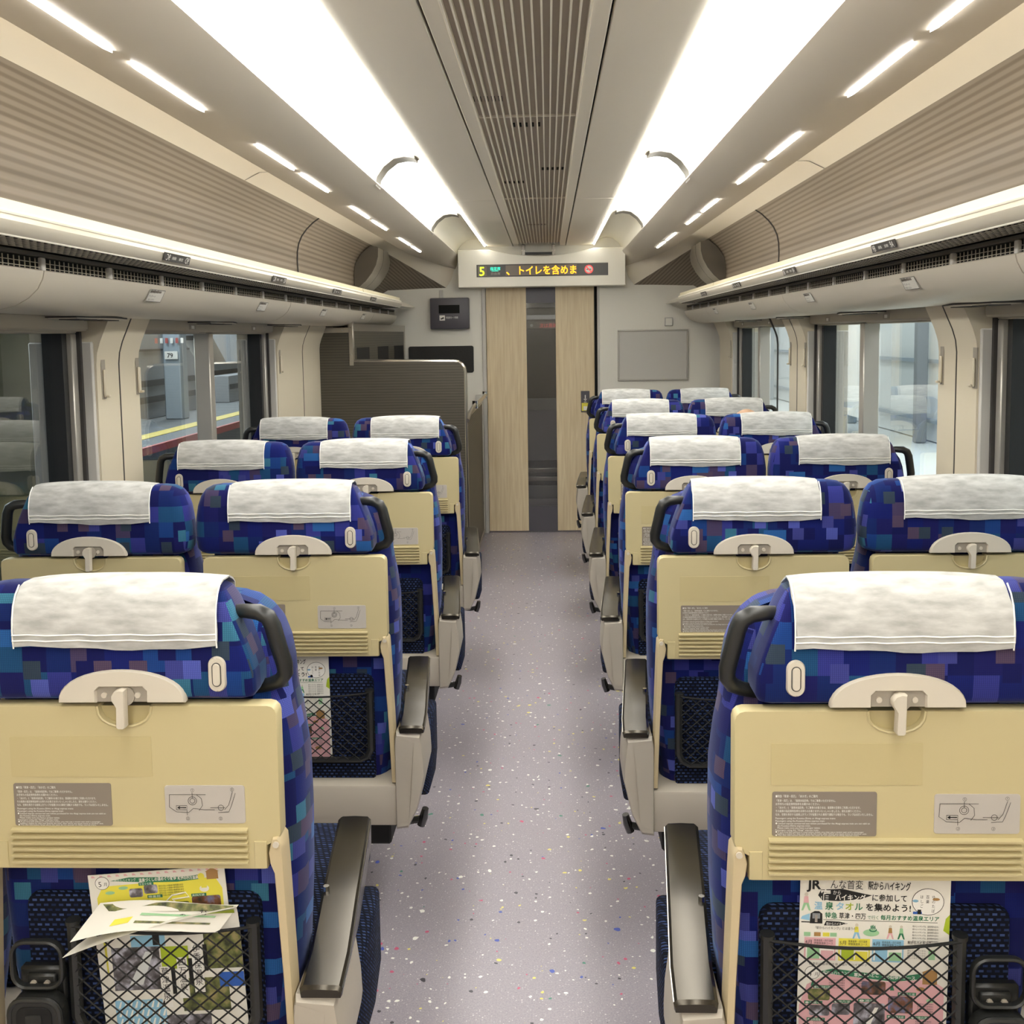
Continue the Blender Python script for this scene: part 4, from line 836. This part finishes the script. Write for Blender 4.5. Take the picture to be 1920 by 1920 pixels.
    # months
    for tx, x, m, m2 in (('4月', -.094, 'pink', 'lgrn'), ('5月', -.047, 'yel', 'lime2'), ('6月', -.001, 'lgrn', 'lblu')):
        rect(mb, x-.001, x+.042, .155, .187, 'seam' if m == 'x' else ('pink' if tx == '4月' else ('yel' if tx == '5月' else 'lblu')), 2); rect(mb, x+.001, x+.040, .157, .176, 'white', 3); rect(mb, x+.003, x+.020, .157, .1755, m2, 4); rect(mb, x+.022, x+.039, .157, .169, m, 4); T(tx, x, .1785, .0065, 'ink', .009)
        T('草津温泉・四万温泉', x+.012, .182, .0034, 'ink', .026); T('伊香保温泉コース', x+.012, .178, .0038, 'ink', .026)
    T('駅からハイキング', .046, .182, .005, 'ink', .032, .02); T('アプリ', .054, .1765, .005, 'ink', .013)
    for i in range(4): T('詳しくはアプリから', .046, .1715-i*.0035, .0028, 'ink', .025)
    rect(mb, .075, .084, .16, .174, 'lgrn', 4)
    # lower half page
    T('四季彩の温泉郷を歩く宿からハイキング', -.088, .1485, .004, 'ink', .08)
    mb.add([(-.1, -.0002, .031), (.098, -.0002, .031), (.098, -.0002, .12), (.08, -.0002, .132), (.02, -.0002, .127), (-.06, -.0002, .136), (-.09, -.0002, .12), (-.1, -.0002, .09)], [tuple(range(8))], 'pink', smooth=False)
    g = [(-.073, .139), (-.055, .1435), (-.01, .139), (.035, .135), (.065, .140), (.065, .132), (.03, .1275), (-.01, .131), (-.055, .1355)]
    mb.add([(x, -.0003, z) for x, z in g], [tuple(range(9))], 'grn', smooth=False); T('宿からハイキング', -.068, .1355, .0058, 'white', .038, .02); T('草津よいとこ', -.026, .1335, .006, 'white', .034, .03); T('湯の街歩きコース', .012, .1315, .0058, 'white', .046, .02)
    ell(mb, -.083, .137, .0105, .0095, 'ink', 3); ell(mb, -.083, .137, .0098, .0088, 'white', 4); T('4', -.089, .132, .011, 'ink'); T('月', -.08, .133, .006, 'ink')
    rect(mb, .068, .088, .125, .142, 'brn', 4); mb.add([(.066, -.0004, .142), (.090, -.0004, .142), (.078, -.0004, .147)], [(0, 1, 2)], 'brn', smooth=False)
    ph = [(-.088, -.058, .098, .114, 'ph2'), (-.015, .018, .108, .127, 'ph3'), (.022, .056, .083, .107, 'ph3'), (-.086, -.058, .076, .091, 'ph1'), (-.055, -.030, .078, .094, 'ph1'), (-.025, .018, .062, .096, 'ph1')]
    for x0, x1, z0, z1, m in ph: mb.add([(x, -.0005, z) for x, z in rrect(x0, x1, z0, z1, .003, 3)], [tuple(range(16))], m, smooth=False)
    mb.add([(-.008, -.0007, .066), (-.001, -.0007, .066), (.009, -.0007, .09), (.004, -.0007, .09)], [(0, 1, 2, 3)], 'white', smooth=False)
    for x, z, tx in ((-.080, .1155, '❶西の河原公園'), (-.092, .093, '❸光泉寺'), (-.052, .0955, '❹熱乃湯'), (-.018, .098, '❺湯畑'), (.036, .109, '❷御座之湯'), (.022, .076, '❻片岡鶴太郎'), (-.088, .069, '❼温泉図書館'), (.054, .076, '❽白旗の湯')):
        rect(mb, x-.001, x+.024, z-.0008, z+.0038, 'grn', 5); T(tx, x, z, .0036, 'white', .022)
    for (x, z) in ((-.06, .12), (-.03, .12), (.062, .09), (.06, .065), (.02, .05), (-.08, .06)):
        for i in range(4): T('名湯をめぐる散策路を', x, z+.006-i*.0035, .0026, 'ink', .022)
    for x, z in ((-.082, .118), (.027, .115), (-.045, .052), (.0, .04)): mb.add([(x-.003, -.0005, z), (x+.003, -.0005, z), (x, -.0005, z+.010)], [(0, 1, 2)], 'grn', smooth=False)
    ell(mb, .066, .118, .006, .003, 'brn', 5); ell(mb, .08, .102, .006, .003, 'lgrn', 5); ell(mb, .07, .055, .008, .004, 'brn', 5)
    return mb
lf = hiking_leaflet()
o1 = lf.build('hiking_leaflet', loc=(.4905, 1.339+.0165, .475)); o1.rotation_euler = (math.radians(-2.2), math.radians(1.5), 0)
tag(o1, 'white and pink hiking leaflet in the net of the nearest right seat', 'leaflet', 'hiking leaflets')
o2 = o1.copy(); COL.objects.link(o2); o2.location = (-.54-.03, 2.32+.0165, .475); o2.rotation_euler = (math.radians(-2.2), math.radians(-1), 0)
tag(o2, 'white and pink hiking leaflet in the net of the second left seat', 'leaflet', 'hiking leaflets')
# yellow leaflet, nearest left seat
def yellow_leaflet():
    mb = MB(); W = .1; mb.box(-W, W, 0, .0012, 0, .25, 'paper'); T = lambda s, x, z, h, m, w=None, b=0: mb.text(s, (x, -.0006, z), h, m, width=w, bold=b)
    mb.add([(x, -.0002, z) for x, z in ((-.088, .10), (.092, .10), (.094, .218), (.085, .235), (.04, .234), (-.08, .232), (-.09, .215))], [tuple(range(7))], 'yel', smooth=False)
    for i in range(16): mb.add([(-.095+i*.012, -.0002, .2455), (-.089+i*.012, -.0002, .2455), (-.092+i*.012, -.0002, .2485), (-.095+i*.012, -.0002, .2485)], [(0, 1, 2, 3)], 'pink', smooth=False)
    g = [(-.068, .2395), (-.04, .243), (0, .2405), (.04, .2385), (.065, .240), (.065, .2335), (.03, .2315), (-.01, .2335), (-.04, .2365)]
    mb.add([(x, -.0003, z) for x, z in g], [tuple(range(9))], 'grn', smooth=False); T('宿からハイキング', -.062, .2375, .005, 'white', .032); T('温泉づくしの湯めぐり散歩', -.026, .2355, .006, 'white', .055, .02); T('新緑の四万温泉', .031, .2345, .0055, 'white', .03, .02)
    ell(mb, -.080, .237, .0105, .0098, 'ink', 3); ell(mb, -.080, .237, .0098, .0091, 'white', 4); T('5', -.086, .232, .011, 'ink'); T('月', -.078, .233, .006, 'ink'); ell(mb, .065, .237, .005, .005, 'yel', 5)
    rect(mb, .073, .090, .232, .243, 'brn', 4); mb.add([(.071, -.0004, .243), (.092, -.0004, .243), (.0815, -.0004, .249)], [(0, 1, 2)], 'brn', smooth=False)
    for x0, x1, z0, z1, m in ((-.042, -.022, .213, .226, 'ph1'), (-.020, .0, .217, .230, 'ph1'), (.048, .090, .19, .208, 'ph3'), (-.045, -.012, .198, .208, 'ph1'), (.024, .044, .195, .202, 'ph2')): mb.add([(x, -.0005, z) for x, z in rrect(x0, x1, z0, z1, .003, 3)], [tuple(range(16))], m, smooth=False)
    for i in range(5): T('四万川沿いの新緑の散策路を歩き', .002, .226-i*.0035, .003, 'ink', .036)
    for x, z in ((-.07, .222), (-.05, .228)): ell(mb, x, z, .007, .0025, 'lgrn', 5)
    ell(mb, .068, .219, .007, .005, 'paper', 5); rect(mb, .064, .072, .22, .231, 'yel', 6); mb.tube([(.01, -.0005, .203), (.02, -.0005, .212), (.04, -.0005, .215), (.045, -.0005, .208), (.02, -.0005, .206), (.03, -.0005, .197)], .0012, 'paper', 4)
    for x, z, tx in ((-.026, .2305, 'やまぐち館'), (-.015, .211, '積善館'), (.049, .2085, '奥四万湖')): rect(mb, x-.001, x+.021, z-.0008, z+.0038, 'grn', 5); T(tx, x, z, .0036, 'white', .018)
    return mb
o3 = yellow_leaflet().build('travel_leaflet', loc=(-.498, 1.364+.0225, .492)); o3.rotation_euler = (math.radians(-1.0), math.radians(-4.5), 0)
tag(o3, 'yellow travel leaflet sticking up behind the open brochure on the nearest left seat', 'leaflet')
# open brochure with a curling page
t = empty('open_brochure', (-.485, 1.364, .50), label='open travel brochure with curled pages in the net of the nearest left seat', cat='brochure')
t.rotation_euler = (0, math.radians(-3), 0)
mb = MB(); W = .098; mb.box(-W, W, .0165, .0180, 0, .165, 'paper')
def Rr(x0, x1, z0, z1, m, l=1): mb.add([(x0, .0164-.0001*l, z0), (x1, .0164-.0001*l, z0), (x1, .0164-.0001*l, z1), (x0, .0164-.0001*l, z1)], [(0, 1, 2, 3)], m, smooth=False)
Rr(-.092, -.022, .07, .135, 'ph1'); Rr(.044, W, .098, .155, 'ph2'); Rr(.006, .075, .035, .085, 'ph2'); Rr(.062, W, .070, .092, 'blu', 2); Rr(-.02, .02, .10, .134, 'lime2'); Rr(-.094, -.02, .0, .055, 'lblu'); Rr(-.02, .045, 0, .03, 'ph1'); Rr(-.062, -.012, .135, .152, 'lblu'); Rr(-.03, -.02, .137, .156, 'inkb', 3)
mb.add([(-.07, .0160, .078), (-.05, .0160, .078), (-.03, .0160, .128), (-.042, .0160, .128)], [(0, 1, 2, 3)], 'pwhite', smooth=False)
for tx, x, z in (('伊香保温泉', .031, .125), ('四万温泉', .008, .105), ('草津温泉', -.018, .092)):
    Rr(x-.006, x+.009, z-.062 if len(tx) == 5 else z-.05, z+.012, 'white', 3)
    for i, ch in enumerate(tx): mb.text(ch, (x-.0045, .0158, z-i*.0125), .0125, 'inkb', width=.0115)
    Rr(x+.0105, x+.0165, z-.03, z+.01, 'inkb', 3)
for i in range(9):
    for j in range(4): mb.add([(-.09+i*.008, .0161, .004+j*.013), (-.0865+i*.008, .0161, .004+j*.013), (-.084+i*.008, .0161, .014+j*.013), (-.086+i*.008, .0161, .014+j*.013)], [(0, 1, 2, 3)], 'white', smooth=False)
mb.build('front_cover', t)
def sheet(fn, mt, marks=()):
    mb = MB(); nu, nv = 14, 6; vs = [fn(i/nu, j/nv, k) for k in (0, 1) for i in range(nu+1) for j in range(nv+1)]; N = (nu+1)*(nv+1); fs = []
    for k in (0, 1):
        for i in range(nu):
            for j in range(nv): a = k*N+i*(nv+1)+j; fs.append((a, a+1, a+nv+2, a+nv+1))
    for i in range(nu):
        for j in (0, nv): a = i*(nv+1)+j; fs.append((a, a+nv+1, N+a+nv+1, N+a))
    for j in range(nv):
        for i in (0, nu): a = i*(nv+1)+j; fs.append((a, a+1, N+a+1, N+a))
    mb.add(vs, fs, mt); return mb
def curl(u, v, k):   # top of the cover bending forwards over the net, drooping to the left
    x = -.098-.05*(1-u)**3*v+.196*u; z = .165+.030*math.sin(v*math.pi/2)*(.25+.75*u)-.03*(1-u)**3*v; y = .0165-.030*v*v*(.4+.6*(1-u)); return (x, y-.0006*k, z-.0004*k)
mb = sheet(curl, 'paper')
def on(fn, u, v): p = fn(u, v, 1); return (p[0], p[1]-.0012, p[2])
def strip(mb, fn, uvs, mt): mb.add([on(fn, u, v) for u, v in uvs], [tuple(range(len(uvs)))], mt, smooth=False)
strip(mb, curl, [(0, .0), (.15, .35), (.30, .4), (.35, .1), (.33, 0)], 'lime2'); strip(mb, curl, [(.72, .95), (.84, .98), (.98, .6), (.98, .4), (.75, .7)], 'lime2')
for i, ch in enumerate('ことばのたび'): p = on(curl, .36+i*.075, .25+.3*(i % 2)); mb.text(ch, p, .013, 'ink', right=(1, 0, 0), up=Vector((0, -.35, .93)))
for i in range(4): mb.tube([on(curl, .46+i*.03+.01*math.sin(q), .05+q*.08) for q in range(4)], .0006, 'ink', 4)
mb.build('curled_cover_page', t)
def page(u, v, k):
    x = -.13+.03*v+.20*u; z = .170+.034*v+.006*(1-v)*math.sin(u*math.pi)-.008*u; y = .016-.028*(1-v)*(1-u)-.010*(1-v); return (x, y-.0005*k, z+.004*math.sin(u*5))
mb = sheet(page, 'paper'); strip(mb, page, [(.03, .97), (.5, .98), (.97, .98), (.97, .8), (.5, .66), (.12, .74)], 'ph2'); strip(mb, page, [(.22, .45), (.34, .5), (.34, .3), (.22, .25)], 'yel')
for i, vv in enumerate((.55, .3)): strip(mb, page, [(.38, vv+.06), (.9, vv+.06), (.9, vv), (.38, vv-.02)], 'ph2' if i else 'lgrn')
mb.build('inner_page', t)

# ================================================================= PASSENGER (only the crown shows above the fourth right row)
def passenger(px, py):
    t = empty('person', (px, py, 0), label='bald seated passenger, top of the head above the fourth right row', cat='person')
    def skin(name, pts, edges, radii, mt, parent, sub=2, root=0):
        me = bpy.data.meshes.new(name); me.from_pydata(pts, edges, []); ob = bpy.data.objects.new(name, me); COL.objects.link(ob); me.materials.append(M[mt])
        ob.modifiers.new('skin', 'SKIN'); sk = me.skin_vertices[0].data
        for v, r_ in zip(sk, radii): v.radius = (r_, r_) if not isinstance(r_, tuple) else r_
        sk[root].use_root = True; ss = ob.modifiers.new('sub', 'SUBSURF'); ss.levels = ss.render_levels = sub
        dg = bpy.context.evaluated_depsgraph_get(); m2 = bpy.data.meshes.new_from_object(ob.evaluated_get(dg)); m2.name = name
        for p in m2.polygons: p.use_smooth = True
        ob.modifiers.clear(); ob.data = m2; ob.parent = parent; return ob
    P = [(0, 0, .56), (0, -.02, .70), (0, -.02, .84), (0, -.01, .90), (0, .005, .965), (.16, -.01, .86), (.19, .06, .66), (.15, .26, .62), (-.16, -.01, .86), (-.19, .06, .66), (-.15, .26, .62), (.09, .02, .555), (.10, .42, .57), (.10, .44, .10), (.10, .53, .04), (-.09, .02, .555), (-.10, .42, .57), (-.10, .44, .10), (-.10, .53, .04)]
    E = [(0, 1), (1, 2), (2, 3), (3, 4), (2, 5), (5, 6), (6, 7), (2, 8), (8, 9), (9, 10), (0, 11), (11, 12), (12, 13), (13, 14), (0, 15), (15, 16), (16, 17), (17, 18)]
    Rd = [(.14, .10), (.14, .10), (.13, .09), .06, .05, .05, .04, .03, .05, .04, .03, .08, .065, .045, .04, .08, .065, .045, .04]
    skin('body', P, E, Rd, 'cloth', t)
    bm = bmesh.new(); bmesh.ops.create_uvsphere(bm, u_segments=32, v_segments=24, radius=1)
    for v in bm.verts:
        x, y, z = v.co; f = 1-.22*max(0, -z)**1.5; v.co = Vector((x*.078*f, y*.098*(1-.1*max(0, -z)), z*.118))
        if y > .8 and -.35 < z < .1: v.co.y += .018*max(0, 1-abs(x)*6)          # nose
        if y > .5 and abs(abs(x)-.4) < .18 and abs(z) < .14: v.co.y -= .008       # eye sockets
    mb = MB(); mb.bm(bm, 'skin'); 
    for s in (-1, 1):
        mb.loft([[(s*(.075+d_), -.005+q[0]*k_, -.01+q[1]*k_) for q in rrect(-.018, .018, -.03, .03, .016, 4)] for d_, k_ in ((0, .7), (.008, 1), (.014, .9), (.016, .6))], 'skin'); mb.tube([(s*.032+dx_, .088, .012) for dx_ in (-.010, 0, .010)], [.003, .0045, .003], 'inkb', 6)
    mb.tube([(x, .089-abs(x)*.2, -.062) for x in (-.022, 0, .022)], [.002, .004, .002], 'pink', 6); mb.build('head', t, loc=(0, .02, 1.045))
    mb = MB(); bm = bmesh.new(); bmesh.ops.create_uvsphere(bm, u_segments=32, v_segments=20, radius=1)
    for v in bm.verts: x, y, z = v.co; v.co = Vector((x*.082, y*.101, z*.119))
    bmesh.ops.delete(bm, geom=[v for v in bm.verts if v.co.z > .045 or v.co.y > .015 or v.co.z < -.05], context='VERTS'); mb.bm(bm, 'hair'); mb.build('hair', t, loc=(0, .017, 1.045))
    for s in (-1, 1):
        hb = Vector((s*.15, .27, .625))
        q = MB(); q.loft([[(hb.x+x_, hb.y+y_, hb.z+z_) for x_, z_ in rrect(-w_, w_, -.012, .012, .010, 3)] for y_, w_ in ((-.02, .026), (.03, .038), (.075, .04))], 'skin')
        for k_ in range(4): L_ = (.06, .07, .065, .052)[k_]; x_ = -.03+.02*k_; q.tube([(hb.x+x_, hb.y+.07, hb.z), (hb.x+x_, hb.y+.07+L_*.5, hb.z+.006), (hb.x+x_, hb.y+.07+L_, hb.z-.012)], [.009, .0085, .007], 'skin', 8)
        q.tube([(hb.x-s*.034, hb.y+.01, hb.z), (hb.x-s*.058, hb.y+.04, hb.z+.002), (hb.x-s*.062, hb.y+.07, hb.z-.004)], [.011, .010, .008], 'skin', 8); q.build('hand', t)
passenger(.925, 4.50)

# ================================================================= OUTSIDE, LEFT
def thing(mb, name, label, cat, group=None, loc=None): return tag(mb.build(name, loc=loc), label, cat, group)
thing(MB().box(-5.7, -1.9, -3, 45, -1.3, -1.2, 'track').box(-1.9, 1.7, -3, 45, -1.45, -1.3, 'track'), 'track_bed', 'dark track bed below the left windows', 'track')
mb = MB(); mb.box(-14, -5.7, -3, 45, -1.2, -.02, 'pfloor'); mb.box(-5.72, -5.66, -3, 45, -.12, -.01, 'pred'); mb.box(-6.5, -6.2, -3, 45, -.02, -.012, 'pyel'); thing(mb, 'opposite_platform', 'grey platform with yellow tactile line and red edge across the left tracks', 'platform')
mb = MB(); mb.box(-9.2, -9.0, -3, 45, 0, 4.5, 'pwhite')
for z in (.55, .95, 1.5): mb.box(-9.0, -8.95, -3, 45, z, z+.12, 'pdark')
thing(mb, 'platform_wall', 'pale wall with dark rails at the back of the opposite platform', 'wall')
def yz_block(poly, x0, x1, mt, bands=()):
    mb = MB(); n = len(poly); vs = [(x, y, z) for x in (x0, x1) for y, z in poly]
    mb.add(vs, [tuple(range(n)), tuple(range(n, 2*n))[::-1]]+[(q, q+n, (q+1) % n+n, (q+1) % n) for q in range(n)], mt, smooth=False)
    for y0, y1, z0, z1 in bands: mb.box(x1, x1+.03, y0, y1, z0, z1, 'pdark')
    return mb
thing(yz_block([(12, -.01), (22.6, -.01), (22.6, .95), (19.8, 2.5), (12, 2.5)], -8.2, -7.7, 'pgrey', ((12, 22.6, .62, .74), (12, 22.6, .30, .42), (12, 21.9, 1.30, 1.34))), 'staircase', 'grey sloping stair wall with dark bands on the opposite platform', 'staircase')
thing(yz_block([(24.6, -.01), (40, -.01), (40, .62), (34, .62), (24.6, .62)], -8.2, -7.7, 'pgrey', ((24.6, 40, .30, .42),)), 'low_wall', 'low grey wall with a dark band beyond the 79 column', 'wall')
thing(yz_block([(24.4, 2.2), (26.4, .9), (31.6, .9), (31.6, -.01), (32, -.01), (32, 2.6), (24.4, 2.6)], -8.7, -8.3, 'pblue'), 'slanted_panel', 'blue-grey panel with slanted lower edge high on the opposite platform', 'panel')
for i, y in enumerate((13.3, 19.5, 26)):
    mb = MB(); mb.box(-7.35, -7.0, y, y+.35, -.02, 4.5, 'pblue', .02); thing(mb, 'platform_column', ('nearest', 'middle', 'farthest')[i]+' blue-grey column on the opposite platform', 'column', 'columns on the opposite platform')
t = MB(); t.box(-.125, .125, -.01, .01, -.075, .075, 'white'); t.text('79', (-.08, -.012, -.045), .12, 'ink', bold=.02); thing(t, 'column_number_plate', 'white plate reading 79 on the column beyond the left window', 'sign', loc=(-7.17, 19.46, 1.22))
mb = MB()
for i in range(6): mb.box(-.3+i*.1, -.25+i*.1, -.01, .01, -.05, .05, 'pred' if i % 2 == 0 else 'white')
thing(mb, 'warning_strip', 'red and white striped strip above the 79 plate', 'sign', loc=(-7.17, 19.45, 1.50))
mb = MB(); mb.box(-14, -5.5, -3, 45, 4.5, 4.6, 'pdark'); thing(mb, 'platform_canopy', 'dark canopy roof over the opposite platform', 'roof')
mb = MB(); mb.box(-3.3, -2.5, 5.30, 5.85, -1.2, 3.4, 'conc', .02); thing(mb, 'concrete_pillar', 'olive concrete pillar close outside the nearest left window', 'pillar')
mb = MB(); mb.box(-.055, .055, -.008, 0, .09, .15, 'lgrn'); mb.box(-.055, .055, -.008, 0, -.07, .085, 'lgrn'); mb.box(-.055, .055, -.008, 0, -.15, -.075, 'lgrn'); mb.text('14・1', (-.05, -.0095, -.045), .13, 'ink', width=.10); mb.text('新町', (-.045, -.0095, .098), .045, 'ink', width=.09)
thing(mb, 'station_plate', 'pale green plates with 14 on the olive pillar outside', 'sign', loc=(-2.585, 5.295, 1.45))
# ================================================================= OUTSIDE, RIGHT
mb = MB(); mb.box(1.75, 8, -3, 30, -1.2, -.02, 'pwhite'); mb.box(2.4, 2.7, -3, 30, -.02, -.012, 'pyel'); thing(mb, 'near_platform', 'bright platform floor outside the right windows', 'platform')
mb = MB(); mb.box(5.2, 5.3, -3, 30, 0, 3.2, 'pwhite')
for z in (.25, 1.05): mb.box(5.15, 5.2, -3, 30, z, z+.05, 'pblue')
thing(mb, 'waiting_room_wall', 'white panelled wall on the platform outside the right windows', 'wall')
for i in range(7):
    y = 4.5+i*3.1; mb = MB(); mb.box(4.95, 5.1, y, y+.12, -.01, 3.19, 'pgrey' if i % 2 else 'pblue', .01)
    thing(mb, 'platform_post', '%s slim grey post along the white platform wall from the camera' % ORD[i], 'post', 'slim posts on the near platform')
mb = MB(); mb.box(1.9, 8, -3, 30, 3.2, 3.3, 'pwhite'); thing(mb, 'near_canopy', 'pale canopy above the right platform', 'roof')
mb = MB(); mb.box(4.3, 4.36, 13.5, 16.5, .3, 2.4, 'white', .01).box(4.31, 4.35, 13.7, 13.76, -.01, .3, 'pgrey').box(4.31, 4.35, 16.2, 16.26, -.01, .3, 'pgrey')
k = 28; mb.tube([(4.29, 15.3+.42*math.cos(2*math.pi*i/k), 1.35+.42*math.sin(2*math.pi*i/k)) for i in range(k)], .05, 'red', 6, closed=True); mb.tube([(4.29, 15.0, 1.65), (4.29, 15.6, 1.05)], .04, 'red', 6)
mb.text('禁煙', (4.28, 15.6, .55), .3, 'blu', right=(0, -1, 0)); thing(mb, 'no_smoking_poster', 'white platform board with red no smoking circle beyond the far right window', 'sign')
